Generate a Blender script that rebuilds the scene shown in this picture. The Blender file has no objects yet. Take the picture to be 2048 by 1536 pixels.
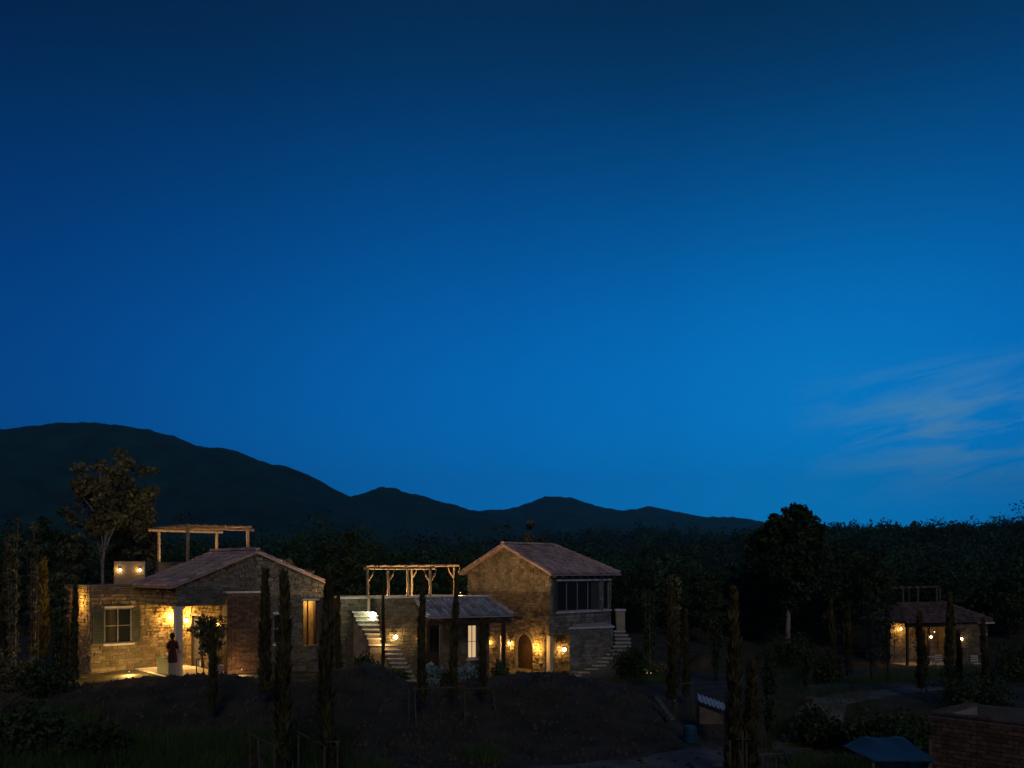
import bpy, math, random
import numpy as np
from mathutils import Vector, noise as mnoise
R = math.radians
rnd = random.Random(7)
nrs = np.random.RandomState(11)
scn = bpy.context.scene

# ------------------------------------------------------------------ camera
CZ = 4.4; FPX = 1774.0; HZ = 1140.0
cam = bpy.data.cameras.new('camera'); camo = bpy.data.objects.new('camera', cam)
scn.collection.objects.link(camo)
camo.location = (0, 0, CZ); camo.rotation_euler = (R(90), 0, 0)
cam.sensor_width = 36.0; cam.sensor_fit = 'HORIZONTAL'; cam.lens = 36.0*FPX/2048
cam.shift_y = (HZ-768)/2048
cam.clip_start = 0.1; cam.clip_end = 20000
scn.camera = camo

# ------------------------------------------------------------------ world: clear dusk sky, afterglow to the right
world = bpy.data.worlds.new('World'); scn.world = world; world.use_nodes = True
wn = world.node_tree.nodes; wl = world.node_tree.links; wn.clear()
def N(nt, t, **k):
    n = nt.new(t)
    for a, b in k.items(): setattr(n, a, b)
    return n
out = N(wn, 'ShaderNodeOutputWorld'); bg = N(wn, 'ShaderNodeBackground')
tc = N(wn, 'ShaderNodeTexCoord')
def wmath(op, a, b=None, c=None, clamp=False):
    n = N(wn, 'ShaderNodeMath', operation=op); n.use_clamp = clamp
    for i, v in enumerate((a, b, c)):
        if v is None: continue
        if isinstance(v, (int, float)): n.inputs[i].default_value = v
        else: wl.new(v, n.inputs[i])
    return n.outputs[0]
sx = N(wn, 'ShaderNodeSeparateXYZ'); wl.new(tc.outputs['Generated'], sx.inputs[0])
el = wmath('ARCSINE', sx.outputs[2])
elf = wmath('DIVIDE', el, R(90), clamp=True)
def wramp(fac, stops):
    r = N(wn, 'ShaderNodeValToRGB'); r.color_ramp.interpolation = 'B_SPLINE'
    e = r.color_ramp.elements
    while len(e) > 1: e.remove(e[-1])
    e[0].position = stops[0][0]; e[0].color = (*stops[0][1], 1)
    for p, c in stops[1:]:
        q = e.new(p); q.color = (*c, 1)
    wl.new(fac, r.inputs[0]); return r.outputs[0]
base = wramp(elf, [(0.0, (.0003, .152, .480)), (.05, (.0003, .156, .510)), (.12, (.0003, .138, .475)), (.20, (.0003, .088, .330)),
                   (.28, (.0004, .047, .180)), (.345, (.0008, .025, .092)), (.40, (.0024, .0190, .058)), (.5, (.0070, .024, .058)), (1.0, (.0085, .026, .056))])
GA = R(20)
hl = wmath('SQRT', wmath('ADD', wmath('MULTIPLY', sx.outputs[0], sx.outputs[0]), wmath('MULTIPLY', sx.outputs[1], sx.outputs[1])))
dd = wmath('DIVIDE', wmath('ADD', wmath('MULTIPLY', sx.outputs[0], math.sin(GA)), wmath('MULTIPLY', sx.outputs[1], math.cos(GA))), wmath('MAXIMUM', hl, .02))
df = wmath('MULTIPLY_ADD', dd, .5, .5)
azr = wramp(df, [(0.0, (.05, .05, .07)), (.5, (.09, .09, .12)), (.75, (.17, .155, .20)), (.84, (.23, .21, .27)), (.91, (.35, .34, .37)), (.97, (.5, .5, .5)), (.992, (.55, .56, .525)), (1.0, (.7, .68, .585))])
azt = N(wn, 'ShaderNodeMapRange', interpolation_type='SMOOTHSTEP'); wl.new(el, azt.inputs[0]); azt.inputs[1].default_value = R(14); azt.inputs[2].default_value = R(36)
azx = N(wn, 'ShaderNodeMix', data_type='RGBA', blend_type='MIX'); wl.new(azt.outputs[0], azx.inputs[0]); wl.new(azr, azx.inputs[6]); wl.new(wramp(df, [(0.0, (.08, .08, .10)), (.6, (.13, .13, .16)), (.80, (.18, .18, .20)), (.90, (.30, .30, .31)), (.96, (.44, .44, .43)), (1.0, (.36, .36, .34))]), azx.inputs[7])
azm = azx.outputs[2]
mul = N(wn, 'ShaderNodeMix', data_type='RGBA', blend_type='MULTIPLY'); mul.inputs[0].default_value = 1
wl.new(base, mul.inputs[6]); wl.new(azm, mul.inputs[7])
# thin cirrus low over the afterglow
azi = wmath('ARCTAN2', sx.outputs[0], sx.outputs[1])
cv = N(wn, 'ShaderNodeCombineXYZ')
wl.new(wmath('MULTIPLY', azi, 7.0), cv.inputs[0]); wl.new(wmath('MULTIPLY_ADD', el, 36.0, wmath('MULTIPLY', azi, -5.0)), cv.inputs[1])
nz = N(wn, 'ShaderNodeTexNoise'); nz.inputs['Scale'].default_value = 1.15; nz.inputs['Detail'].default_value = 5; nz.inputs['Roughness'].default_value = .58; nz.inputs['Distortion'].default_value = .5
wl.new(cv.outputs[0], nz.inputs['Vector'])
cl = wmath('MULTIPLY', wmath('SUBTRACT', nz.outputs[0], .41), 3.6, clamp=True)
ma = wmath('MULTIPLY', wmath('SUBTRACT', azi, R(17)), 1/R(9), clamp=True)
mb_ = wmath('SUBTRACT', 1.0, wmath('ABSOLUTE', wmath('MULTIPLY', wmath('SUBTRACT', el, R(8.2)), 1/R(4.6))), clamp=True)
cm = wmath('MULTIPLY', wmath('MULTIPLY', cl, ma), wmath('MULTIPLY', mb_, 1.35))
cm = wmath('MINIMUM', cm, .75)
mc = N(wn, 'ShaderNodeMix', data_type='RGBA', blend_type='MIX'); wl.new(cm, mc.inputs[0])
sc2 = N(wn, 'ShaderNodeMix', data_type='RGBA', blend_type='MULTIPLY'); sc2.inputs[0].default_value = 1; sc2.inputs[7].default_value = (2, 2, 2, 1)
sc2.clamp_result = False
wl.new(mul.outputs[2], sc2.inputs[6]); wl.new(sc2.outputs[2], mc.inputs[6]); mc.inputs[7].default_value = (.065, .225, .43, 1)
wl.new(mc.outputs[2], bg.inputs[0]); bg.inputs[1].default_value = 1.28
wl.new(bg.outputs[0], out.inputs[0])

# the one far light: a faint warm glow low behind the camera
sl = bpy.data.lights.new('sun', 'SUN'); so = bpy.data.objects.new('sun', sl); scn.collection.objects.link(so)
sl.energy = 0.27; sl.angle = R(12); sl.color = (1, .86, .74)
so.rotation_euler = (R(62), 0, R(8))

vs = scn.view_settings; vs.view_transform = 'Standard'; vs.look = 'None'; vs.exposure = 0; vs.gamma = 1; vs.use_curve_mapping = False

# ------------------------------------------------------------------ materials
def mat(name, col, rough=.85, var=.25, scale=3.0, col2=None, bump=0.0, bscale=20, attr=None, spec=.3, metal=0, detail=5, rand=0.0, bdist=.05):
    m = bpy.data.materials.new(name); m.use_nodes = True
    n = m.node_tree.nodes; l = m.node_tree.links
    b = n['Principled BSDF']; b.inputs['Roughness'].default_value = rough; b.inputs['Specular IOR Level'].default_value = spec; b.inputs['Metallic'].default_value = metal
    t = n.new('ShaderNodeTexCoord'); g = n.new('ShaderNodeNewGeometry')
    no = n.new('ShaderNodeTexNoise'); no.inputs['Scale'].default_value = scale; no.inputs['Detail'].default_value = detail
    l.new(g.outputs['Position'], no.inputs['Vector'])
    r = n.new('ShaderNodeValToRGB'); c2 = col2 or tuple(max(0, c*(1-2*var)) for c in col)
    r.color_ramp.elements[0].position = .32; r.color_ramp.elements[1].position = .68
    r.color_ramp.elements[0].color = (*c2, 1); r.color_ramp.elements[1].color = (*col, 1)
    l.new(no.outputs[0], r.inputs[0]); co = r.outputs[0]
    if attr:
        a = n.new('ShaderNodeAttribute'); a.attribute_name = attr
        x = n.new('ShaderNodeMix'); x.data_type = 'RGBA'; x.blend_type = 'MULTIPLY'; x.inputs[0].default_value = 1
        l.new(co, x.inputs[6]); l.new(a.outputs['Color'], x.inputs[7]); co = x.outputs[2]
    if rand:
        oi = n.new('ShaderNodeObjectInfo'); mr = n.new('ShaderNodeMapRange'); mr.inputs[3].default_value = 1-rand; mr.inputs[4].default_value = 1+rand
        l.new(oi.outputs['Random'], mr.inputs[0])
        x = n.new('ShaderNodeVectorMath'); x.operation = 'SCALE'; l.new(co, x.inputs[0]); l.new(mr.outputs[0], x.inputs['Scale']); co = x.outputs[0]
    l.new(co, b.inputs['Base Color'])
    if bump:
        n2 = n.new('ShaderNodeTexNoise'); n2.inputs['Scale'].default_value = bscale; n2.inputs['Detail'].default_value = 6
        l.new(g.outputs['Position'], n2.inputs['Vector'])
        bp = n.new('ShaderNodeBump'); bp.inputs['Strength'].default_value = bump; bp.inputs['Distance'].default_value = bdist
        l.new(n2.outputs[0], bp.inputs['Height']); l.new(bp.outputs[0], b.inputs['Normal'])
    return m
def emat(name, col, s):
    m = bpy.data.materials.new(name); m.use_nodes = True
    b = m.node_tree.nodes['Principled BSDF']; b.inputs['Base Color'].default_value = (*col, 1)
    b.inputs['Emission Color'].default_value = (*col, 1); b.inputs['Emission Strength'].default_value = s
    return m
M = dict(
    oldtile=mat('old brown roof tile', (.24, .17, .155), .8, .25, 4, bump=.3, bscale=30, attr='tint'),
    greystone=mat('grey rubble stone', (.38, .385, .385), .9, .25, 2.2, bump=.6, bscale=14, attr='tint'),
    frame=mat('grey window paint', (.42, .42, .39), .7, .1, 5),
    stone=mat('rubble stone', (.36, .29, .20), .9, .25, 2.2, bump=.6, bscale=14, attr='tint'),
    mortar=mat('lime mortar', (.25, .215, .16), .95, .2, 5, bump=.5, bscale=30),
    plaster=mat('plaster', (.42, .38, .31), .9, .18, 1.6, bump=.25, bscale=12),
    greyplaster=mat('grey render', (.17, .17, .165), .9, .2, 1.6, bump=.3, bscale=12),
    brick=mat('clay brick', (.20, .125, .08), .9, .25, 9, bump=.5, bscale=40, rand=.35),
    mortar2=mat('brick mortar', (.20, .17, .14), .95, .2, 9, bump=.4, bscale=40),
    tile=mat('terracotta tile', (.60, .43, .40), .75, .25, 4, col2=(.44, .35, .34), bump=.3, bscale=30, attr='tint'),
    sheentile=mat('roof tile with painted blue sheen', (.50, .53, .60), .45, .2, 4, bump=.3, bscale=30, attr='tint', spec=.5),  # blue sheen of the sky is painted into this tile colour
    slab=mat('pale stone slab', (.78, .76, .72), .32, .15, 4, bump=.2, bscale=20),
    step=mat('worn stone step', (.64, .60, .53), .8, .2, 6, bump=.3, bscale=25),
    pale=mat('white painted plaster', (.72, .68, .60), .8, .08, 4),
    wood=mat('pale log wood', (.46, .33, .20), .8, .2, 8, bump=.4, bscale=30),
    darkwood=mat('dark stained wood', (.075, .04, .025), .7, .25, 8, bump=.3, bscale=30),
    shutter=mat('grey green shutter paint', (.07, .09, .075), .7, .15, 5),
    metal=mat('black iron', (.03, .03, .03), .5, .1, 5, metal=.6),
    soil=mat('ground soil', (.092, .075, .052), .95, .3, 1.3, col2=(.026, .031, .018), bump=1.0, bscale=5),
    path=mat('path gravel', (.21, .20, .18), .95, .3, 1.2, bump=.6, bscale=9),
    clod=mat('soil clods', (.11, .092, .068), .95, .3, 2),
    grass=mat('grass', (.075, .14, .04), .8, .3, .8, attr=None),
    drygrass=mat('dry grass', (.16, .14, .06), .8, .3, .8),
    leaf=mat('dark foliage', (.055, .098, .034), .7, .3, 1.2, bump=0, attr='tint'),
    cyp=mat('cypress foliage', (.100, .092, .040), .8, .3, 3.0, attr='tint'),
    olive=mat('olive foliage', (.20, .19, .085), .7, .3, 2.0, attr='tint'),
    wood_far=mat('distant foliage', (.034, .085, .040), .9, .3, .15, attr='tint'),
    bark=mat('pale bark', (.44, .38, .29), .9, .25, 6, bump=.4, bscale=20),
    darkbark=mat('dark bark', (.07, .055, .04), .9, .25, 6, bump=.4, bscale=20),
    stake=mat('bamboo stake', (.15, .125, .085), .8, .25, 8),
    hill=mat('forested hillside', (.008, .085, .072), .95, .3, .02, col2=(.003, .028, .026), bump=1.0, bscale=.045, bdist=14, detail=12),
    tarp=mat('blue tarpaulin', (.03, .08, .13), .6, .15, 3, spec=.5),
    sheet=mat('pale metal sheet', (.55, .60, .65), .45, .15, 5, spec=.5),
    board=mat('weathered board', (.20, .16, .115), .85, .2, 6),
    drum=mat('blue plastic', (.015, .08, .13), .5, .1, 5),
    skin=mat('skin', (.28, .15, .10), .6, .05, 5), hair=mat('black hair', (.012, .01, .008), .5, .1, 9),
    top=mat('maroon cotton', (.10, .025, .02), .9, .15, 9), skirt=mat('cream cotton', (.45, .38, .32), .9, .08, 6),
    inner=mat('room plaster', (.45, .37, .25), .9, .1, 2),
    flower=mat('pale blossom', (.30, .44, .52), .8, .2, 6, attr='tint'),
)
g = bpy.data.materials.new('window glass'); g.use_nodes = True
gb = g.node_tree.nodes['Principled BSDF']; gb.inputs['Base Color'].default_value = (.02, .025, .03, 1); gb.inputs['Roughness'].default_value = .08
M['glass'] = g
M['bulb'] = emat('lit warm bulb', (1, .72, .34), 28)
M['bulbw'] = emat('lit white flood lamp', (.93, 1, .80), 60)
M['litpane'] = emat('lit window pane', (1, .66, .34), .62)
M['dimbulb'] = emat('shaded bulb', (1, .6, .3), 1.0)
M['clearbulb'] = emat('dim warm bulb', (1, .78, .5), 9)

# ------------------------------------------------------------------ mesh helpers
ROOTLOC = {}
def tag(o, label=None, cat=None, group=None, kind=None):
    if label: o['label'] = label
    if cat: o['category'] = cat
    if group: o['group'] = group
    if kind: o['kind'] = kind
    return o
def thing(name, label, cat, loc, group=None):
    o = bpy.data.objects.new(name, None); scn.collection.objects.link(o); o.location = loc
    o.empty_display_size = .3; ROOTLOC[o.name] = Vector(loc)
    return tag(o, label, cat, group)
def link(name, me, m, parent=None, kind=None, loc=None):
    o = bpy.data.objects.new(name, me); scn.collection.objects.link(o)
    if m and not me.materials: me.materials.append(m)
    if parent:
        o.parent = parent; ROOTLOC[o.name] = ROOTLOC.get(parent.name, Vector())
    if loc: o.location = loc
    if kind: o['kind'] = kind
    return o
def npmesh(name, V, F, tint=None, smooth=False):
    """V (n,3), F (m,k) arrays; tint (m,3) face colours"""
    V = np.asarray(V, np.float32); F = np.asarray(F, np.int32); k = F.shape[1]
    me = bpy.data.meshes.new(name)
    me.vertices.add(len(V)); me.vertices.foreach_set('co', V.ravel())
    me.loops.add(F.size); me.loops.foreach_set('vertex_index', F.ravel())
    me.polygons.add(len(F)); me.polygons.foreach_set('loop_start', np.arange(0, F.size, k, dtype=np.int32))
    if tint is not None:
        a = me.attributes.new('tint', 'FLOAT_COLOR', 'FACE')
        t = np.ones((len(F), 4), np.float32); t[:, :3] = tint; a.data.foreach_set('color', t.ravel())
    me.update(calc_edges=True)
    if smooth: me.polygons.foreach_set('use_smooth', [True]*len(F))
    me.validate(); return me
class MB:
    def __init__(s): s.v = []; s.f = []; s.t = []
    def add(s, vs, fs, tint=(1, 1, 1)):
        o = len(s.v); s.v += [tuple(p) for p in vs]
        for f in fs: s.f.append(tuple(i+o for i in f)); s.t.append(tint)
    def prism(s, pts, z0, z1, tint=(1, 1, 1)):
        """pts: plan polygon; z0,z1 number or per-point list"""
        n = len(pts); a = z0 if hasattr(z0, '__len__') else [z0]*n; b = z1 if hasattr(z1, '__len__') else [z1]*n
        vs = [(p[0], p[1], a[i]) for i, p in enumerate(pts)]+[(p[0], p[1], b[i]) for i, p in enumerate(pts)]
        fs = [tuple(range(n))[::-1], tuple(range(n, 2*n))]+[(i, (i+1) % n, n+(i+1) % n, n+i) for i in range(n)]
        s.add(vs, fs, tint); return s
    def slab(s, pts3, d, tint=(1, 1, 1)):
        """3D polygon pts3 extruded by vector d"""
        n = len(pts3); d = Vector(d)
        vs = [Vector(p) for p in pts3]+[Vector(p)+d for p in pts3]
        fs = [tuple(range(n))[::-1], tuple(range(n, 2*n))]+[(i, (i+1) % n, n+(i+1) % n, n+i) for i in range(n)]
        s.add(vs, fs, tint); return s
    def tube(s, path, rad, n=6, tint=(1, 1, 1), cap=True):
        path = [Vector(p) for p in path]; rad = rad if hasattr(rad, '__len__') else [rad]*len(path)
        o = []; 
        for i, p in enumerate(path):
            d = (path[min(i+1, len(path)-1)]-path[max(i-1, 0)]).normalized()
            x = d.cross(Vector((0, .3, 1)) if abs(d.z) < .9 else Vector((1, 0, 0))).normalized(); y = d.cross(x)
            for k in range(n):
                a = 2*math.pi*k/n; o.append(p+(x*math.cos(a)+y*math.sin(a))*rad[i])
        fs = []
        for i in range(len(path)-1):
            for k in range(n):
                fs.append((i*n+k, i*n+(k+1) % n, (i+1)*n+(k+1) % n, (i+1)*n+k))
        if cap: fs += [tuple(range(n))[::-1], tuple(range((len(path)-1)*n, len(path)*n))]
        s.add(o, fs, tint); return s
    def ball(s, c, r, n=8, m=6, tint=(1, 1, 1), sq=(1, 1, 1)):
        vs = []; fs = []
        for j in range(m+1):
            t = math.pi*j/m
            for i in range(n):
                p = 2*math.pi*i/n
                vs.append((c[0]+r*sq[0]*math.sin(t)*math.cos(p), c[1]+r*sq[1]*math.sin(t)*math.sin(p), c[2]+r*sq[2]*math.cos(t)))
        for j in range(m):
            for i in range(n): fs.append((j*n+i, (j+1)*n+i, (j+1)*n+(i+1) % n, j*n+(i+1) % n))
        s.add(vs, fs, tint); return s
    def build(s, name, m, parent=None, kind=None, smooth=False):
        me = bpy.data.meshes.new(name); L = ROOTLOC.get(parent.name, Vector()) if parent else Vector()
        me.from_pydata([(v[0]-L.x, v[1]-L.y, v[2]-L.z) for v in s.v], [], s.f)
        a = me.attributes.new('tint', 'FLOAT_COLOR', 'FACE')
        a.data.foreach_set('color', np.array([(*t, 1) for t in s.t], np.float32).ravel())
        if smooth: me.polygons.foreach_set('use_smooth', [True]*len(s.f))
        return link(name, me, m, parent, kind)
class Fr:
    """plan frame: origin, angle; local a along, b away (left-normal)"""
    def __init__(s, x, y, ang): s.o = Vector((x, y)); s.u = Vector((math.cos(ang), math.sin(ang))); s.v = Vector((-math.sin(ang), math.cos(ang)))
    def xy(s, a, b): p = s.o+s.u*a+s.v*b; return (p.x, p.y)
    def p(s, a, b, z): q = s.xy(a, b); return (q[0], q[1], z)
    def box(s, mb, a0, a1, b0, b1, z0, z1, tint=(1, 1, 1)):
        mb.prism([s.xy(a0, b0), s.xy(a1, b0), s.xy(a1, b1), s.xy(a0, b1)], z0, z1, tint); return mb
def box1(fr, name, m, parent, *a, **k):
    return fr.box(MB(), *a).build(name, m, parent, **k)
def PX(px, d): return (px-1024)/FPX*d
def PZ(y, d): return CZ-(y-HZ)/FPX*d

def clip(poly, edges):
    for (ax, ay, bx, by) in edges:       # keep left of edge a->b
        o = []; n = len(poly)
        for i in range(n):
            p = poly[i]; q = poly[(i+1) % n]
            sp = (bx-ax)*(p[1]-ay)-(by-ay)*(p[0]-ax); sq = (bx-ax)*(q[1]-ay)-(by-ay)*(q[0]-ax)
            if sp >= 0: o.append(p)
            if (sp >= 0) != (sq >= 0):
                t = sp/(sp-sq); o.append((p[0]+(q[0]-p[0])*t, p[1]+(q[1]-p[1])*t))
        poly = o
        if len(poly) < 3: return []
    return poly
def stonework(fn, a0, a1, z0, z1, holes=(), edges=(), seed=1, ch=(.085, .17), cw=(.11, .36), tone=1.0):
    """coursed rubble facing; fn(a, z, out) -> world point. Returns MB"""
    r = random.Random(seed); mb = MB(); z = z0
    while z < z1-.03:
        h = min(r.uniform(*ch), z1-z)
        if z1-z-h < .06: h = z1-z
        a = a0
        while a < a1-.02:
            w = min(r.uniform(*cw), a1-a)
            if a1-a-w < .08: w = a1-a
            cells = [(a, a+w, z, z+h)]
            for (h0, h1, k0, k1) in holes:
                nc = []
                for (c0, c1, d0, d1) in cells:
                    if c1 <= h0 or c0 >= h1 or d1 <= k0 or d0 >= k1: nc.append((c0, c1, d0, d1)); continue
                    if c0 < h0: nc.append((c0, h0, d0, d1))
                    if c1 > h1: nc.append((h1, c1, d0, d1))
                    m0, m1 = max(c0, h0), min(c1, h1)
                    if d0 < k0: nc.append((m0, m1, d0, k0))
                    if d1 > k1: nc.append((m0, m1, k1, d1))
                cells = nc
            t = r.uniform(.55, 1.22)*tone; tt = (t*r.uniform(.94, 1.08), t, t*r.uniform(.86, 1.05))
            pr = r.uniform(.010, .055)
            for (c0, c1, d0, d1) in cells:
                if c1-c0 < .05 or d1-d0 < .04: continue
                j = .009
                q = [(c0+j+r.uniform(0, .012), d0+j+r.uniform(0, .010)), (c1-j-r.uniform(0, .012), d0+j+r.uniform(0, .010)),
                     (c1-j-r.uniform(0, .012), d1-j-r.uniform(0, .010)), (c0+j+r.uniform(0, .012), d1-j-r.uniform(0, .010))]
                if edges: q = clip(q, edges)
                if len(q) < 3: continue
                cx = sum(p[0] for p in q)/len(q); cz = sum(p[1] for p in q)/len(q); n = len(q)
                vs = [fn(p[0], p[1], 0) for p in q]+[fn(p[0], p[1], pr*.6) for p in q]+[fn(cx+(p[0]-cx)*.86, cz+(p[1]-cz)*.84, pr) for p in q]
                fs = [(i, (i+1) % n, n+(i+1) % n, n+i) for i in range(n)]+[(n+i, n+(i+1) % n, 2*n+(i+1) % n, 2*n+i) for i in range(n)]+[tuple(range(2*n, 3*n))]
                mb.add(vs, fs, tt)
            a += w
        z += h
    return mb
def wallcore(fr, axis, c0, c1, a0, a1, z0, z1, holes, mb=None):
    """solid wall with rectangular holes. axis 'a': runs along a, thickness in b (c0..c1); axis 'b' the other way"""
    mb = mb or MB()
    As = sorted({a0, a1, *[h[0] for h in holes], *[h[1] for h in holes]}); Zs = sorted({z0, z1, *[h[2] for h in holes], *[h[3] for h in holes]})
    As = [a for a in As if a0 <= a <= a1]; Zs = [z for z in Zs if z0 <= z <= z1]
    for i in range(len(As)-1):
        for j in range(len(Zs)-1):
            ca, cz = (As[i]+As[i+1])/2, (Zs[j]+Zs[j+1])/2
            if any(h[0] < ca < h[1] and h[2] < cz < h[3] for h in holes): continue
            if axis == 'a': fr.box(mb, As[i], As[i+1], c0, c1, Zs[j], Zs[j+1])
            else: fr.box(mb, c0, c1, As[i], As[i+1], Zs[j], Zs[j+1])
    return mb
def stone_a(fr, b, sgn, a0, a1, z0, z1, holes=(), edges=(), **k):
    return stonework(lambda a, z, o: fr.p(a, b+sgn*o, z), a0, a1, z0, z1, holes, edges, **k)
def stone_b(fr, a, sgn, b0, b1, z0, z1, holes=(), edges=(), **k):
    return stonework(lambda b, z, o: fr.p(a+sgn*o, b, z), b0, b1, z0, z1, holes, edges, **k)
def tiles(E0, E1, T1, T0, parent, m, seed=1, w=.2, l=.36, r0=.075):
    """barrel tiles on slope quad: eave E0->E1, top T0..T1"""
    E0, E1, T1, T0 = map(Vector, (E0, E1, T1, T0)); r = random.Random(seed); mb = MB()
    ax = (E1-E0).normalized(); nrm = ax.cross(T0-E0).normalized()
    if nrm.z < 0: nrm = -nrm
    up = nrm.cross(ax)
    if up.z < 0: up = -up
    H = (T0-E0).dot(up); Lx = (E1-E0).length; tl = (T0-E0).dot(ax); tr = (T1-E0).dot(ax)
    rows = int(H/l)+1
    for j in range(rows):
        v0 = j*l-.03; v1 = min(v0+l*1.18, H); f = (v0+l*.5)/H
        xl = tl*f; xr = Lx+(tr-Lx)*f; nn = max(1, int(Lx/w)+1)
        for i in range(nn):
            c = (i+.5)*w
            if c < xl-.02 or c > xr+.02: continue
            t = r.uniform(.6, 1.35); tt = (t, t*r.uniform(.85, 1.1), t*r.uniform(.8, 1.15)); dx = r.uniform(-.008, .008); lift = r.uniform(0, .012)
            vs = []
            for (v, rr, o) in ((v0, r0*1.12, .022+lift), (v1, r0*.9, .006)):
                for k in range(6):
                    a = math.pi*k/5
                    vs.append(E0+ax*(c+dx+math.cos(a)*rr*1.15)+up*v+nrm*(o+math.sin(a)*rr))
            fs = [(k, k+1, 6+k+1, 6+k) for k in range(5)]+[(0, 1, 2, 3, 4, 5)]
            mb.add(vs, fs, tt)
    return mb.build('roof_tiles', m, parent, kind='stuff')
def ridge(p0, p1, parent, m, seed=3, l=.4):
    p0, p1 = Vector(p0), Vector(p1); n = max(1, int((p1-p0).length/l)); d = (p1-p0)/n; r = random.Random(seed)
    s = d.cross(Vector((0, 0, 1))).normalized()
    for i in range(n):
        a = p0+d*i; b = a+d*1.12; t = r.uniform(.8, 1.6); vs = []
        for (q, rr, o) in ((a, .13, .03), (b, .11, .01)):
            for k in range(6):
                an = math.pi*k/5; vs.append(q+s*math.cos(an)*rr+Vector((0, 0, o+math.sin(an)*rr*.8)))
        MB().add(vs, [(k, k+1, 7+k, 6+k) for k in range(5)]+[(0, 1, 2, 3, 4, 5), (11, 10, 9, 8, 7, 6)], (t, t*.9, t*.85)) if False else None
        mb = MB(); mb.add(vs, [(k, k+1, 7+k, 6+k) for k in range(5)]+[(0, 1, 2, 3, 4, 5), (11, 10, 9, 8, 7, 6)], (t, t*.9, t*.85))
        mb.build('ridge_tile', m, parent)
LAMP = 3.6
def bulb(p, parent, W, col=(1, .50, .09), r=.05, mtl='bulb', off=(0, 0, 0), light=True, name='wall_lamp', size=.06, wall=None):
    """small wall lantern: bracket, cap and bulb, with its own light"""
    p = Vector(p)
    mb = MB(); mb.tube([p+Vector((0, 0, r*1.9)), p+Vector((0, 0, r*1.2))], [r*.4, r*1.5], 8); wall is not None and mb.tube([p-Vector((0, 0, r*1.5)), p-Vector((0, 0, r*1.15))], [r*.9, r*.8], 8)
    if wall is not None:
        mb.tube([p+Vector((0, 0, r*1.7)), p+Vector(wall)*.5+Vector((0, 0, r*2.4)), p+Vector(wall)], .012, 5)
    lo = mb.build(name, M['metal'], parent)
    MB().ball(p, r, 8, 6, sq=(1, 1, 1.1)).build('bulb', M[mtl], lo, smooth=True)
    if light:
        L = bpy.data.lights.new('lamp_light', 'POINT'); o = bpy.data.objects.new('lamp_light', L); scn.collection.objects.link(o)
        L.energy = W*LAMP; L.color = col; L.shadow_soft_size = max(size, r*1.35)
        o.parent = lo; o.location = p+Vector(off)-ROOTLOC[parent.name]
    return lo

# ------------------------------------------------------------------ terrain
def vnoise(x, y, s, seed=0):
    x = np.asarray(x, float)/s+seed*17.3; y = np.asarray(y, float)/s+seed*5.7
    xi = np.floor(x); yi = np.floor(y); fx = x-xi; fy = y-yi
    fx = fx*fx*(3-2*fx); fy = fy*fy*(3-2*fy)
    def h(a, b):
        v = np.sin(a*127.1+b*311.7+seed*74.7)*43758.5453; return v-np.floor(v)
    return (h(xi, yi)*(1-fx)+h(xi+1, yi)*fx)*(1-fy)+(h(xi, yi+1)*(1-fx)+h(xi+1, yi+1)*fx)*fy
def fbm(x, y, s, o=4, seed=0):
    t = 0; a = .5
    for i in range(o): t = t+a*(vnoise(x, y, s/2**i, seed+i)-.5); a *= .5
    return t
CR = [(-400, 1395), (0, 1388), (100, 1386), (160, 1375), (250, 1359), (340, 1353), (450, 1351), (540, 1366), (620, 1358), (680, 1338), (720, 1326), (760, 1334), (810, 1367), (880, 1377), (950, 1360), (1050, 1348), (1120, 1348), (1200, 1364), (1270, 1385), (1330, 1422), (1400, 1478), (1500, 1490), (3000, 1490)]
CRX = np.array([PX(c[0], 27) for c in CR]); CRZ = np.array([PZ(c[1], 27) for c in CR])
def height(x, y):
    x = np.asarray(x, float); y = np.asarray(y, float)
    z = fbm(x, y, 9, 3, 1)*.35*np.exp(-((y-20)/60)**2)
    def pad(z, cx, cy, r, h):
        w = np.exp(-(((x-cx)**2+(y-cy)**2)/r**2)**2); return z*(1-w)+h*w
    z = pad(z, -12, 38, 8.5, .42); z = pad(z, -2.5, 41, 7, -.25); z = pad(z, 3.2, 43, 5, -.42); z = pad(z, 12.5, 45, 8.5, -.75); z = pad(z, 27, 58, 14, -1.45)
    cr = np.interp(x, CRX, CRZ); sg = np.where(y < 27, 4.2, 2.3)
    m = np.exp(-np.abs((y-27)/sg)**2.2)
    z = z*(1-m)+cr*m+m*fbm(x, y, 1.6, 4, 5)*.22*(np.clip(cr, 0, 1))
    z = z+fbm(x, y, .9, 3, 9)*.05*(y < 70)
    # grassy heap and soil heap among the trees on the right
    for (px, yy, d, rx, ry) in ((1555, 1286, 47, 2.2, 2.0), (1405, 1306, 46, 1.9, 1.6), (1622, 1392, 30, 1.5, 1.3)):
        z = np.maximum(z, (PZ(yy, d))*np.exp(-((x-PX(px, d))/rx)**2-((y-d)/ry)**2)+fbm(x, y, 1.2, 3, 3)*.1-.05*0-(1-np.exp(-((x-PX(px, d))/rx)**2-((y-d)/ry)**2))*3)
    return z
def axis(a, b, st, far):
    m = list(np.arange(a, b, st)); s = st; v = b
    while v < far: m.append(v); s *= 1.22; v += s
    s = st; v = a; l = []
    while v > -far:
        s *= 1.22; v -= s; l.append(v)
    return np.array(sorted(l+m))
gx = axis(-24, 32, .24, 7000); gy = axis(9, 64, .24, 7000)
GX, GY = np.meshgrid(gx, gy); GZ = height(GX, GY)
nx, ny = len(gx), len(gy)
idx = np.arange(nx*ny).reshape(ny, nx)
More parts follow.
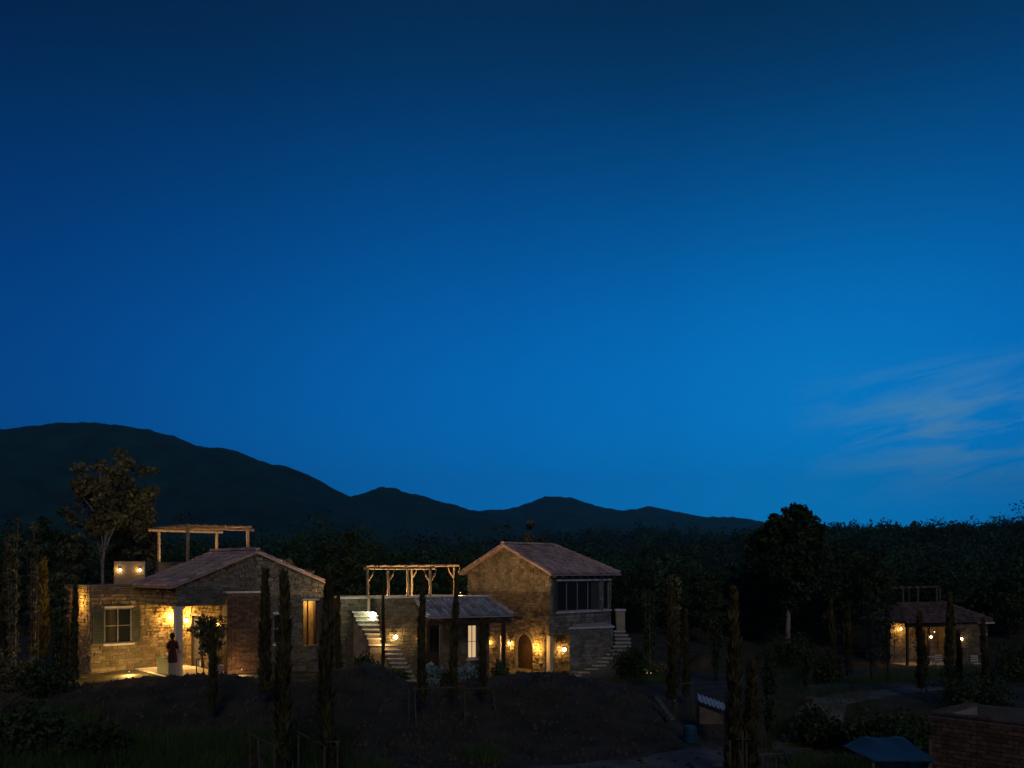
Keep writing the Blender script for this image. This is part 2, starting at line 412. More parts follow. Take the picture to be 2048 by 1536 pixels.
F = np.stack([idx[:-1, :-1], idx[:-1, 1:], idx[1:, 1:], idx[1:, :-1]], -1).reshape(-1, 4)
tag(link('ground', npmesh('ground', np.stack([GX, GY, GZ], -1).reshape(-1, 3), F, smooth=True), M['soil']), kind='structure')
def gz(x, y): return float(height(x, y))

# gravel path winding in at the lower right
pv = []; pf = []; K = 70; J = 12
PTH = [(-1.2, 17.9), (.9, 18.7), (3.2, 19.5), (5.2, 21.6), (7.6, 25.5), (11, 30.5), (16, 34)]
for i in range(K+1):
    t = i/K*(len(PTH)-1); a = min(int(t), len(PTH)-2); f = t-a; f = f*f*(3-2*f)*.5+f*.5
    cx = PTH[a][0]*(1-f)+PTH[a+1][0]*f; cy = PTH[a][1]*(1-f)+PTH[a+1][1]*f
    dx, dy = PTH[a+1][0]-PTH[a][0], PTH[a+1][1]-PTH[a][1]; l_ = math.hypot(dx, dy); w = .95-.35*i/K+.25*mnoise.noise(Vector((i*.3, 0, 3)))
    for j in range(J+1):
        o_ = (j/J-.5)*2*w*(1+.35*mnoise.noise(Vector((i*.45, j, 0)))*(1 if j in (0, J) else 0)); x = cx-dy/l_*o_; y = cy+dx/l_*o_
        pv.append((x, y, gz(x, y)+.03-(.07 if j in (0, J) else 0)))
for i in range(K):
    for j in range(J): a = i*(J+1)+j; pf.append((a, a+1, a+J+2, a+J+1))
tag(link('path', npmesh('path', pv, pf, smooth=True), M['path']), kind='structure')

# ------------------------------------------------------------------ mountains
def hill(name, pts, D, front, back, seed, rough, step, m=None, px0=-500, px1=2600, z0=-30):
    """ridge seen at pixel profile pts, at distance D; a real ridge with a front and a back slope"""
    X = np.arange(PX(px0, D), PX(px1, D), step); px = X/D*FPX+1024
    rz = np.interp(px, [p[0] for p in pts], [PZ(p[1], D) for p in pts])
    rows = np.concatenate([np.linspace(-1, 0, 76), np.linspace(0, 1, 12)[1:]])
    V = np.zeros((len(rows), len(X), 3))
    for j, t in enumerate(rows):
        y = D+(t*front if t < 0 else t*back)
        k = (1-abs(t)**1.15); sp = fbm(X+y*.3, np.full_like(X, y), front*.35, 4, seed)
        zz = z0+(rz-z0)*k+(abs(t)*(1-abs(t))*4)*sp*(rz-z0)*.75
        zz = zz+fbm(X, np.full_like(X, y), step*11, 4, seed+7)*rough*1.6+fbm(X, np.full_like(X, y), step*1.4, 2, seed+17)*rough*.9
        s = y/D if t > 0 else 1
        V[j, :, 0] = X*s; V[j, :, 1] = y+fbm(X, X*0+y, front*.2, 2, seed+3)*front*.03; V[j, :, 2] = zz
    n = len(X); id_ = np.arange(len(rows)*n).reshape(len(rows), n)
    F = np.stack([id_[:-1, :-1], id_[:-1, 1:], id_[1:, 1:], id_[1:, :-1]], -1).reshape(-1, 4)
    return tag(link(name, npmesh(name, V.reshape(-1, 3), F, smooth=True), m or M['hill']), kind='structure')
hill('mountain', [(-500, 900), (-150, 872), (0, 858), (60, 853), (130, 848), (185, 846), (250, 850), (300, 860), (350, 875), (385, 890), (420, 897), (480, 908), (530, 927), (590, 940), (640, 964), (700, 996), (780, 1030), (900, 1065), (1050, 1095), (1300, 1130), (2600, 1150)], 1700, 1000, 600, 2, 9, 6)
hill('mountain', [(-500, 1120), (400, 1090), (600, 1035), (690, 1000), (740, 986), (770, 976), (800, 982), (850, 994), (900, 1009), (950, 1021), (1010, 1036), (1100, 1056), (1300, 1100), (1600, 1135), (2600, 1140)], 1900, 900, 600, 4, 9, 6)
hill('mountain', [(-500, 1120), (800, 1060), (900, 1030), (960, 1021), (1000, 1019), (1040, 1013), (1085, 999), (1130, 1003), (1180, 1015), (1225, 1023), (1262, 1020), (1300, 1014), (1340, 1022), (1400, 1034), (1450, 1036), (1500, 1041), (1560, 1049), (1640, 1056), (1800, 1060), (2100, 1050), (2600, 1050)], 3000, 1400, 900, 6, 13, 10)
FH1 = [(-500, 1060), (0, 1075), (300, 1092), (600, 1090), (760, 1096), (900, 1092), (1060, 1082), (1180, 1072), (1290, 1064), (1360, 1068), (1440, 1078), (1560, 1066), (1700, 1062), (1900, 1060), (2600, 1040)]
hill('foothill', FH1, 800, 380, 300, 8, 8, 6)
FH2 = [(-500, 1092), (0, 1102), (300, 1120), (700, 1120), (1000, 1124), (1250, 1112), (1480, 1090), (1560, 1072), (1640, 1068), (1720, 1072), (1800, 1070), (1860, 1064), (1920, 1061), (1960, 1065), (2000, 1059), (2048, 1052), (2300, 1020), (2600, 1010)]
hill('foothill', FH2, 380, 260, 260, 10, 2.5, 3)

# ------------------------------------------------------------------ foliage
def leafcloud(C, S, n, size, rs, flat=.0, upbias=0.0, elong=1.0):
    """n leaf quads (as diamond) around each centre C (k,3) with spread S (k,3)"""
    k = len(C); g_ = rs.normal(size=(k*n, 3)); g_ *= (rs.uniform(.1, 1, (k*n, 1))**.5)/np.linalg.norm(g_, axis=1)[:, None]; c = np.repeat(C, n, 0)+g_*np.repeat(S, n, 0)*1.05
    a = rs.normal(size=(k*n, 3)); a[:, 2] = a[:, 2]*(1-flat)+upbias; a /= np.linalg.norm(a, axis=1)[:, None]
    b = np.cross(a, rs.normal(size=(k*n, 3))); b /= np.linalg.norm(b, axis=1)[:, None]+1e-9
    s = size*rs.uniform(.6, 1.35, (k*n, 1))
    V = np.stack([c-a*s*elong, c+b*s*.55, c+a*s*elong, c-b*s*.55], 1).reshape(-1, 3)
    F = np.arange(len(V)).reshape(-1, 4)
    t = np.repeat(rs.uniform(.6, 1.35, k), n)*rs.uniform(.75, 1.25, k*n)
    T = np.stack([t*1.03, t, t*.92], 1)
    return V, F, T
def cat(parts):
    V = []; F = []; T = []; o = 0
    for v, f, t in parts: V.append(v); F.append(f+o); T.append(t); o += len(v)
    return np.concatenate(V), np.concatenate(F), np.concatenate(T)
def crown_pts(rs, rx, ry, rz, zc, k, gap=.25, irr=.32):
    P = []
    while len(P) < k:
        p = rs.uniform(-1, 1, 3); r = np.linalg.norm(p)
        if r > 1 or r < .25: continue
        lim = .98-irr*.62+irr*mnoise.noise(Vector(p/r*2.1)+Vector((k, rx*3, 0)))
        if r > lim: continue
        if mnoise.noise(Vector((p[0]*2.4+k, p[1]*2.4, p[2]*2.4))) < -gap: continue
        P.append((p[0]*rx*1.08, p[1]*ry*1.08, zc+p[2]*rz*1.08))
    return np.array(P)
def make_tree(name, label, cat_, loc, h, rx, zlow, trunks=1, leafm='leaf', barkm='darkbark', k=70, n=40, size=.13, seed=1, irr=.32, tr=.12, spread=.5, fork=.4, gap=.25, cs=.5, group=None, bend=0):
    rs = np.random.RandomState(seed); rr = random.Random(seed)
    t = thing(name, label, cat_, loc, group)
    zc = (h+zlow)/2; rz = (h-zlow)/2
    P = crown_pts(rs, rx, rx*.9, rz, zc, k, gap, irr)
    tm = MB(); zf = h*fork; tops = []
    for i in range(trunks):
        a = rr.uniform(0, 6.28); o = (0 if trunks == 1 else .12*tr*8); b0 = Vector((math.cos(a)*o, math.sin(a)*o, 0))
        tp = Vector((math.cos(a)*rx*.3*(trunks > 1)+bend, math.sin(a)*rx*.25*(trunks > 1), h*.72))
        path = [b0-Vector((0, 0, .2))]+[b0.lerp(tp, s)+Vector((rr.uniform(-.06, .06)*h*.12, rr.uniform(-.06, .06)*h*.12, 0)) for s in (.2, .4, .6, .8, 1)]
        rad = [tr*1.25]+[tr*(1-.78*s) for s in (.2, .4, .6, .8, 1)]
        tm.tube(path, rad, 7); tops.append(path)
    tk = tm.build('trunk', M[barkm], t, smooth=True) if False else None
    me = bpy.data.meshes.new('trunk'); me.from_pydata([tuple(v) for v in tm.v], [], tm.f); me.polygons.foreach_set('use_smooth', [True]*len(tm.f))
    tk = link('trunk', me, M[barkm], t)
    lm = MB()
    for i in range(min(len(P), 26)):
        q = Vector(P[i]); path = tops[i % len(tops)]
        z = max(zf*rr.uniform(.85, 1.2), min(q.z*.75, h*.7)); st = None
        for a, b in zip(path, path[1:]):
            if a.z <= z <= b.z: st = a.lerp(b, (z-a.z)/(b.z-a.z+1e-6))
        st = st or path[-2]
        mid = st.lerp(q, .5)+Vector((rr.uniform(-.1, .1), rr.uniform(-.1, .1), .12*rx))
        lm.tube([st, mid, q], [tr*.36, tr*.22, tr*.07], 5)
    me = bpy.data.meshes.new('limbs'); me.from_pydata([tuple(v) for v in lm.v], [], lm.f); link('limbs', me, M[barkm], t)
    S = np.full((len(P), 3), cs*rx*.42); S[:, 2] *= .75
    V, F, T = leafcloud(P, S, n, size, rs)
    link('crown', npmesh('crown', V, F, T), M[leafm], t)
    return t
def copy_tree(o, loc, rz=0, s=(1, 1, 1), label=None, group=None):
    c = o.copy(); scn.collection.objects.link(c); c.location = loc; c.rotation_euler.z = rz; c.scale = s
    if label: c['label'] = label
    if group: c['group'] = group
    for ch in o.children:
        d = ch.copy(); scn.collection.objects.link(d); d.parent = c
        for g2 in ch.children:
            e = g2.copy(); scn.collection.objects.link(e); e.parent = d
    return c

# forests on the two near ridges and the wood behind the houses (nobody could count them)
def forest(name, label, D0, D1, pts, zfun, n, cr, lpc, lsize, seed, px0=-100, px1=2150, sparse=None):
    rs = np.random.RandomState(seed); parts = []
    P = []; S = []
    for i in range(n):
        d = rs.uniform(D0, D1); px = rs.uniform(px0, px1); x = PX(px, d); z = zfun(px, d, rs); r = cr*rs.uniform(.55, 1.3)
        m = 5
        q = rs.normal(size=(m, 3))*[r*.42, r*.42, r*.42]+[x, d, z]
        P.append(q); S.append(np.full((m, 3), r*.55))
    V, F, T = leafcloud(np.concatenate(P), np.concatenate(S), lpc, lsize, rs); T = T*np.repeat(rs.uniform(.35, 1.9, n), 5*lpc)[:, None]
    o = link(name, npmesh(name, V, F, T), M['wood_far']); return tag(o, label, 'wood', kind='stuff')
def ridge_z(pts, D, front, zb=-30):
    def f(px, d, rs):
        rz = PZ(np.interp(px, [p[0] for p in pts], [p[1] for p in pts]), D); t = abs(d-D)/front
        return zb+(rz-zb)*(1-min(1, t)**1.15)+rs.uniform(-1.5, .6)
    return f
forest('hillside_forest', 'dark forest covering the low ridge at right under the sky', 230, 392, FH2, ridge_z(FH2, 380, 260), 2600, 5.0, 26, .62, 21)
forest('hillside_forest', 'forest over the foothill in front of the mountains', 560, 810, FH1, ridge_z(FH1, 800, 380), 2200, 8, 12, 1.4, 22)
WT = [(-300, 1068), (0, 1066), (90, 1058), (140, 1090), (300, 1098), (420, 1098), (520, 1088), (560, 1082), (640, 1080), (740, 1086), (800, 1104), (930, 1110), (1000, 1105), (1240, 1118), (1330, 1128), (1450, 1142), (1500, 1140), (1640, 1118), (1720, 1100), (1800, 1128), (1900, 1140), (2048, 1120), (2300, 1100)]
def woodz(px, d, rs):
    top = PZ(np.interp(px, [p[0] for p in WT], [p[1] for p in WT])+rs.uniform(18, 50), d)
    return rs.uniform(.15, 1)**.6*(top+.5)-.5
forest('distant_wood', 'dense dark wood standing behind the stone houses', 66, 105, WT, woodz, 1500, 2.4, 34, .2, 23)

# the individual trees
def at(px, d): return (PX(px, d), d, gz(PX(px, d), d))
def H(y, d, px): return PZ(y, d)-gz(PX(px, d), d)
d = 46
make_tree('tall_tree', 'tall two-stemmed tree with pale trunks and loose crown rising behind the left house', 'tree', at(196, d), H(900, d, 196), 1.5, 4.3, trunks=2, barkm='bark', leafm='olive', k=70, n=46, size=.12, seed=31, tr=.12, cs=.7, gap=.02)
make_tree('tall_tree', 'bushy high tree with the topmost crown on the left, against the mountain', 'tree', at(258, 49), H(868, 49, 258), 2.15, 1.6, trunks=1, leafm='olive', k=150, n=60, size=.13, seed=32, tr=.16, cs=.52, gap=.08)
make_tree('broad_tree', 'big round dark tree with pale forked trunk, alone against the sky at right', 'tree', at(1575, 60), H(1012, 60, 1575), 2.9, 3.3, trunks=1, barkm='bark', k=650, n=44, size=.16, seed=35, irr=.2, tr=.2, fork=.28, cs=.28, gap=.9)
for i, (px, ty, d, rx, zl, lab, lm) in enumerate([
    (660, 1072, 62, 1.5, 1.2, 'dark tree left of the middle pergola, the shorter of a pair behind it', 'leaf'),
    (712, 1052, 60, 1.7, 1.5, 'dark tree left of the middle pergola, the taller of a pair behind it', 'leaf'),
    (588, 1088, 41, 1.1, 1.4, 'light green feathery tree rising behind the gable roof of the left house', 'olive'),
    (1070, 1033, 66, 1.2, 3.0, 'slender brownish tree crown showing right above the ridge of the tall gabled house', 'olive'),
    (105, 1010, 52, 1.5, .8, 'dark leafy tree left of the pale-trunked tall tree', 'leaf'),
    (1690, 1065, 64, 2.3, 1.0, 'dark spreading tree just right of the big round tree', 'leaf'),
    (1760, 1080, 62, 1.7, 1.0, 'dark tree between the round tree and the far right house', 'leaf'),
    (1520, 1140, 66, 2.2, .8, 'low dark tree left of the pale forked trunk', 'leaf'),
    (1295, 1120, 60, 1.5, .8, 'dark tree just right of the tall gabled house', 'leaf'),
    (1410, 1138, 58, 1.6, .8, 'dark rounded tree behind the soil heap right of the houses', 'leaf'),
    (145, 1020, 44, .95, .9, 'thin leafy tree at the left shoulder of the tall tree, beside the left house', 'olive'),
    (2020, 1150, 66, 2.0, .6, 'dark tree beyond the right end of the far right house', 'leaf'),
    ]):
    make_tree('leafy_tree', lab, 'tree', at(px, d), H(ty, d, px), rx, zl, leafm=lm, k=60 if lm == 'leaf' else 40, n=60, size=.13, seed=40+i, tr=.10, cs=.6, trunks=1+(i % 2), gap=.3 if lm == 'leaf' else .1)
# thin upright trees with bare lower branches, far left and right
def make_upright(label, px, ty, d, w, seed, barkm='bark', leafm='olive', name='slender_tree', n=9, group=None):
    t = thing(name, label, 'tree', at(px, d), group); rr = random.Random(seed); rs = np.random.RandomState(seed)
    h = H(ty, d, px); tm = MB(); P = []
    for i in range(n):
        a = rr.uniform(0, 6.28); r = w*rr.uniform(.3, 1); hh = h*rr.uniform(.7, 1)
        b = Vector((math.cos(a)*.05, math.sin(a)*.05, -.1)); m_ = Vector((math.cos(a)*r*.6, math.sin(a)*r*.6, hh*.45)); e = Vector((math.cos(a)*r, math.sin(a)*r, hh))
        tm.tube([b, m_, e], [.022, .016, .005], 5)
        for s in np.linspace(.25, 1, 9):
            q = m_.lerp(e, (s-.4)/.6) if s > .4 else b.lerp(m_, s/.4); P.append((q.x, q.y, q.z))
    me = bpy.data.meshes.new('trunk'); me.from_pydata([tuple(v) for v in tm.v], [], tm.f); link('trunk', me, M[barkm], t)
    P = np.array(P); V, F, T = leafcloud(P, np.full((len(P), 3), w*.55), 16, .07, rs, upbias=.8, elong=1.2)
    link('crown', npmesh('crown', V, F, T), M[leafm], t); return t
make_upright('slender brownish tree at the far left edge of the garden', 28, 1040, 31, .28, 61)
make_upright('slender upright tree second from the left edge, as tall as its neighbour', 64, 1048, 32, .25, 62)
make_upright('wispy pale-stemmed tree left of the far right house', 1745, 1165, 38, .42, 63, n=4, leafm='leaf', barkm='darkbark')
make_upright('wispy pale-stemmed tree close in front of the far right house porch', 1775, 1150, 36, .40, 64, n=4, leafm='leaf', barkm='darkbark')
make_upright('feathery tan-topped tree right of the outside stairs of the tall house', 1350, 1150, 30, .25, 65)
make_upright('faint thin tree between the tall house stairs and the tan-topped tree', 1300, 1180, 42, .35, 66, leafm='leaf')
make_upright('thin spindly tree close to the left house front corner', 120, 1185, 30, .22, 67, leafm='leaf')

make_upright('thin bare-stemmed sapling between the grassy heap and the near cypresses', 1540, 1300, 26, .22, 68, leafm='leaf', barkm='darkbark', n=4)
make_upright('thin sapling standing behind the round dark bush', 1612, 1290, 33, .25, 69, leafm='leaf', barkm='darkbark', n=4)
make_upright('spindly sapling left of the grassy heap, in the dark before the wood', 1432, 1215, 40, .3, 70, leafm='leaf', barkm='darkbark', n=5)
# columnar cypresses: three shapes, copied
def cypress_proto(seed, n=1500):
    t = bpy.data.objects.new('cypress', None); scn.collection.objects.link(t); ROOTLOC[t.name] = Vector()
    rs = np.random.RandomState(seed)
    u = rs.uniform(.10, 1, n)**.9; prof = np.clip(np.sin(np.pi*np.clip(u, 0, 1)**.62)**.55, .12, 1)*(1-.25*u)
    prof *= .72+.45*np.array([mnoise.noise(Vector((seed*3, float(v)*13, 0)))+.5 for v in u])
    a = rs.uniform(0, 6.28, n); r = np.sqrt(rs.uniform(.1, 1, n))*prof
    C = np.stack([np.cos(a)*r+.25*np.sin(u*7+seed), np.sin(a)*r, u*1.0], 1)
    # unit shape: radius 1, height 1
    k = len(C); up = np.stack([np.cos(a)*.35, np.sin(a)*.35, np.ones(n)*1.0], 1)
    P = []; F = []; T = []
    s = rs.uniform(.5, 1.2, n)
    side = np.stack([-np.sin(a+rs.normal(size=n)), np.cos(a+rs.normal(size=n)), np.zeros(n)], 1)
    z = np.zeros((n, 3)); z[:, 2] = 1
    rad = up*[1, 1, 0]
    V = np.stack([C-z*.012*s[:, None], C+side*.22*s[:, None]+z*.006*s[:, None], C+rad*s[:, None]*1.5+z*.04*s[:, None], C-side*.22*s[:, None]+z*.006*s[:, None]], 1).reshape(-1, 3)
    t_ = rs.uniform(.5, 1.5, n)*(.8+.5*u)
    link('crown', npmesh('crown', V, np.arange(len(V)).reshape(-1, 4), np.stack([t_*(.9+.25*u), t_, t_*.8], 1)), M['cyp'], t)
    mb = MB(); mb.tube([(0, 0, -.03), (.02, .02, .3), (.25*math.sin(3.5+seed), 0, .5), (.25*math.sin(6.3+seed), 0, .9)], [.16, .12, .09, .03], 6)
    me = bpy.data.meshes.new('trunk'); me.from_pydata([tuple(v) for v in mb.v], [], mb.f); link('trunk', me, M['darkbark'], t)
    return t
protos = [cypress_proto(s) for s in (1, 2, 5, 8)]
used = set()
CY = [  # px, top y, distance, radius m, label
    (655, 1146, 17.0, .17, 'tall cypress before the right end of the left house, rightmost of three close ones'),
    (570, 1150, 18.0, .17, 'tall cypress standing in front of the left house gable wall, middle of three close ones'),
    (530, 1142, 24.0, .16, 'cypress just right of the brick pier of the left house, leftmost of three close ones'),
    (425, 1246, 23.0, .10, 'short thin cypress below the porch of the left house'),
    (843, 1152, 23.5, .11, 'cypress in front of the left edge of the blue-grey tiled roof'),
    (907, 1150, 24.0, .10, 'cypress in front of the middle of the blue-grey tiled roof'),
    (966, 1240, 24.2, .10, 'short cypress just right of the lit narrow window'),
    (765, 1168, 31.0, .07, 'very thin cypress beside the white flood lamp on the stairs'),
    (1465, 1184, 17.0, .15, 'tall cypress near the camera, left of the grassy heap'),
    (1503, 1325, 17.6, .15, 'short dark cypress close right of the tall near one'),
    (1345, 1180, 28.0, .17, 'cypress under the tan-topped tree, right of the outside stairs'),
    (1372, 1222, 29.5, .11, 'cypress just right of the one beyond the outside stairs'),
    (1665, 1205, 34.0, .13, 'dark cypress behind the round bush, left one of a pair'),
    (1698, 1208, 34.5, .13, 'dark cypress behind the round bush, right one of a pair'),
    (1843, 1228, 31.0, .19, 'cypress between the porch glow and the left lamp of the far right house'),
    (1899, 1190, 30.5, .16, 'tallest cypress in front of the far right house, near its right lamp'),
    (1918, 1262, 33.5, .11, 'short cypress under the right lamp of the far right house'),
    (1970, 1240, 32.0, .12, 'cypress in front of the right gable of the far right house'),
    (150, 1166, 30.0, .12, 'dark cypress at the left corner of the left house'),
    (132, 1240, 27.0, .12, 'lower dark cypress left of the left house, beside the corner one'),
    (678, 1190, 33.0, .12, 'dark cypress in the gap between the left house and the middle terrace'),
    (85, 1120, 36.0, .22, 'broad dark cypress between the slender trees and the left house'),
    (12, 1090, 37.0, .25, 'dark cypress cut by the left edge of the picture'),
]
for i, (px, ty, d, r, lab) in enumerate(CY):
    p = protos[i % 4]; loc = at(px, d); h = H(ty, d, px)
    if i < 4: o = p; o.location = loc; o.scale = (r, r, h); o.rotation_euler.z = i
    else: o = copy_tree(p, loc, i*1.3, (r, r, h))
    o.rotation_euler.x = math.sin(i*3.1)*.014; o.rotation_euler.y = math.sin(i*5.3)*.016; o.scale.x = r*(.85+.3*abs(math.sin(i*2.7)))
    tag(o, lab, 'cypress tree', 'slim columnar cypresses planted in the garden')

# ------------------------------------------------------------------ LEFT HOUSE
A = Fr(-12.44, 33.0, math.atan2(.665, .747))
FZ = .42; EZ = 3.84; AZ = 5.06; W1 = 6.1; DB = 3.8; PR = 1.83
HL = thing('stone_house', 'single-storey stone house with tiled gable roof, lit porch and roof terrace, at left', 'house', A.p(3, 2, FZ))
slope1 = (AZ-EZ)/(W1/2)
# gable front wall (b = 0), right of the porch, with two windows
w1 = (3.86, 4.22, 1.45, 2.62); w2 = (5.14, 5.83, 1.3, 3.12)
core = wallcore(A, 'a', 0, .3, PR, W1, FZ-.6, EZ, [w1, w2])
A.box(core, 0, PR, 0, .3, 3.04, EZ)
core.slab([A.p(0, 0, EZ), A.p(W1, 0, EZ), A.p(W1/2, 0, AZ)], (A.v.x*.3, A.v.y*.3, 0))
A.box(core, 0, .3, .3, DB, 3.04, EZ)                               # header over the open left side
wallcore(A, 'b', PR, PR+.25, .3, DB, FZ-.4, EZ, [(2.15, 3.05, FZ-.4, 2.55)], core)
wallcore(A, 'b', W1-.3, W1, .3, DB+3, FZ-.6, EZ, [], core)
A.box(core, PR+.25, W1, DB+2.7, DB+3, FZ-.6, EZ)
core.build('wall', M['mortar'], HL)
ed = [(W1, EZ, W1/2, AZ), (W1/2, AZ, 0, EZ)]
stone_a(A, 0, -1, 0, W1, FZ-.6, AZ, [(-.1, PR, 0, 3.04), w1, w2, (1.78, 3.42, -1, 3.5)], ed, seed=3, tone=.5).build('wall_stones', M['greystone'], HL, kind='stuff')
stone_b(A, 0, -1, 0, DB, 3.05, EZ, seed=4).build('wall_stones', M['stone'], HL, kind='stuff')
stone_b(A, PR, -1, .3, DB, FZ-.2, EZ, [(2.1, 3.1, 0, 2.6)], seed=5).build('wall_stones', M['stone'], HL, kind='stuff')
# back wall of the porch and the wing share one face
ww = (-1.42, -.38, 1.5, 2.88)
core = wallcore(A, 'a', DB, DB+.3, -1.95, PR, FZ-.6, 3.74, [ww])
A.box(core, -1.95, -1.65, DB+.3, DB+3.4, FZ-.6, 3.74); A.box(core, -1.65, PR, DB+3.1, DB+3.4, FZ-.6, 3.74)
core.build('wall', M['mortar'], HL)
stone_a(A, DB, -1, -1.95, PR, FZ-.6, 3.74, [ww], seed=6, tone=.95).build('wall_stones', M['stone'], HL, kind='stuff')
stone_b(A, -1.95, -1, DB, DB+3.4, FZ-.6, 3.74, seed=7).build('wall_stones', M['stone'], HL, kind='stuff')
A.box(A.box(MB(), -1.98, -.01, DB-.04, DB+3.4, 3.745, 3.80), 0, PR+.2, DB+.02, DB+3.4, 3.745, 3.79).build('flat_roof', M['greyplaster'], HL)
box1(A, 'floor', M['step'], HL, -.25, PR, -.2, DB, FZ-.5, FZ+.03)
box1(A, 'ceiling', M['darkwood'], HL, .3, PR, .3, DB, 3.7, 3.74)
# main roof
oh = .32; ez = EZ-oh*slope1
rt = .07
rf = MB()
for s in (0, 1):
    e0 = -oh if s == 0 else W1+oh
    rf.slab([A.p(e0, -.22, ez), A.p(e0, DB+.3, ez), A.p(W1/2, DB+.3, AZ), A.p(W1/2, -.22, AZ)], (0, 0, rt))
rfo = rf.build('roof', M['tile'], HL)
tiles(A.p(-oh, DB+.3, ez+rt), A.p(-oh, -.22, ez+rt), A.p(W1/2, -.22, AZ+rt), A.p(W1/2, DB+.3, AZ+rt), rfo, M['tile'], 1)
tiles(A.p(W1+oh, -.22, ez+rt), A.p(W1+oh, DB+.3, ez+rt), A.p(W1/2, DB+.3, AZ+rt), A.p(W1/2, -.22, AZ+rt), rfo, M['tile'], 2)
ridge(A.p(W1/2, DB+.3, AZ+rt+.05), A.p(W1/2, -.25, AZ+rt+.05), rfo, M['tile'], 3)
for b in (.25, 1.15, 2.05, 2.95, 3.7):
    box1(A, 'rafter', M['darkwood'], HL, -oh+.03, .0, b-.055, b+.055, ez-.10, ez+.0)
# corner column of the porch, door, beams
box1(A, 'column', M['pale'], HL, -.08, .17, -.06, .19, FZ, 3.04)
box1(A, 'column_cap', M['pale'], HL, -.12, .21, -.10, .23, 2.93, 3.035)
# lit doorway on the porch side
fd = A.box(A.box(A.box(MB(), PR-.07, PR+.03, 3.05, 3.15, FZ, 2.63), PR-.07, PR+.03, 2.05, 2.15, FZ, 2.63), PR-.07, PR+.03, 2.15, 3.05, 2.53, 2.63).build('door_frame', M['darkwood'], HL)
box1(A, 'room_wall', M['inner'], HL, PR+1.6, PR+1.7, .3, DB+1, FZ, 3.6)
box1(A, 'room_floor', M['step'], HL, PR+.25, W1-.3, .3, DB+2.7, FZ-.1, FZ+.02)
box1(A, 'room_ceiling', M['inner'], HL, PR+.25, W1-.3, .3, DB+2.7, 3.5, 3.58)
box1(A, 'partition', M['inner'], HL, 4.6, 4.7, .3, DB, FZ, 3.5)
# brick pier with slab
bp = box1(A, 'brick_pier', M['mortar2'], HL, 1.80, 3.38, -.26, -.01, FZ-.5, 3.50)
brm = bpy.data.meshes.new('brick')
def brickmesh(l, h, w, name='brick', c=.006):
    v = []; 
    for (x, y, z, k) in [(sx_, sy_, sz_, 0) for sz_ in (0, 1) for sy_ in (0, 1) for sx_ in (0, 1)]:
        v.append((x*l, y*w, z*h))
    f = [(0, 2, 3, 1), (4, 5, 7, 6), (0, 1, 5, 4), (2, 6, 7, 3), (0, 4, 6, 2), (1, 3, 7, 5)]
    me = bpy.data.meshes.new(name); me.from_pydata(v, [], f); me.materials.append(M['brick']); return me
def bricks(fr, face, parent, a0, a1, b, z0, z1, l=.29, h=.095, gap=.014, seed=1, w=.04, along='a', sgn=-1):
    r = random.Random(seed); full = brickmesh(l-gap, h-gap, w); half = brickmesh(l/2-gap, h-gap, w)
    L = ROOTLOC[parent.name]; row = 0; z = z0; ang = math.atan2(fr.u.y, fr.u.x)
    while z+h <= z1+.01:
        a = a0
        if row % 2: items = [(half, l/2)]
        else: items = []
        x = a0
        while x < a1-.03:
            if row % 2 and x == a0: me, s = half, l/2
            elif a1-x < l*.75: me, s = half, l/2
            else: me, s = full, l
            if x+s > a1+.06: break
            pr = r.uniform(.0, .012)
            if along == 'a': p = fr.p(x+gap/2, b-w-pr, z+gap/2); rz = ang
            else: p = fr.p(b+w+pr, x+gap/2, z+gap/2); rz = ang+math.pi/2
            o = bpy.data.objects.new('brick', me); scn.collection.objects.link(o); o.parent = parent
            o.location = (p[0]-L.x, p[1]-L.y, p[2]-L.z); o.rotation_euler = (0, r.uniform(-.01, .01), rz+r.uniform(-.012, .012))
            x += s
        z += h; row += 1
bricks(A, None, bp, 1.80, 3.38, -.245, FZ+.02, 3.48, l=.32, h=.105)
box1(A, 'slab', M['slab'], HL, 1.74, 3.46, -.36, .0, 3.505, 3.575)
box1(A, 'string_course', M['greyplaster'], HL, 3.47, 5.0, -.06, -.0, 3.50, 3.55)
# windows
def window(fr, parent, a0, a1, b, z0, z1, lintel=(.1, .10), sill=True, cols=2, rows=2, shut=None, pane='glass', lm='slab', ft=.04, fm='frame'):
    mb = MB()
    fr.box(mb, a0, a0+ft, b+.05, b+.11, z0, z1); fr.box(mb, a1-ft, a1, b+.05, b+.11, z0, z1)
    fr.box(mb, a0+ft, a1-ft, b+.05, b+.11, z0, z0+ft); fr.box(mb, a0+ft, a1-ft, b+.05, b+.11, z1-ft, z1)
    for i in range(1, cols):
        a = a0+(a1-a0)*i/cols; fr.box(mb, a-.015, a+.015, b+.055, b+.105, z0+ft, z1-ft)
    wd = mb.build('window', M[fm], parent)
    for j in range(1, rows):
        z = z0+(z1-z0)*j/rows
        for i in range(cols):
            l0 = a0+(a1-a0)*i/cols+.02; l1 = a0+(a1-a0)*(i+1)/cols-.02; box1(fr, 'glazing_bar', M[fm], wd, l0, l1, b+.058, b+.10, z-.012, z+.012)
    for i in range(cols):
        for j in range(rows):
            box1(fr, 'pane', M[pane], wd, a0+(a1-a0)*i/cols+.02, a0+(a1-a0)*(i+1)/cols-.02, b+.075, b+.083, z0+(z1-z0)*j/rows+.013, z0+(z1-z0)*(j+1)/rows-.013)
    if lintel: box1(fr, 'lintel', M[lm], wd, a0-lintel[0], a1+lintel[0], b-.09, b+.04, z1+.01, z1+lintel[1])
    if sill: box1(fr, 'sill', M[lm], wd, a0-.08, a1+.08, b-.11, b+.04, z0-.09, z0-.01)
    return wd
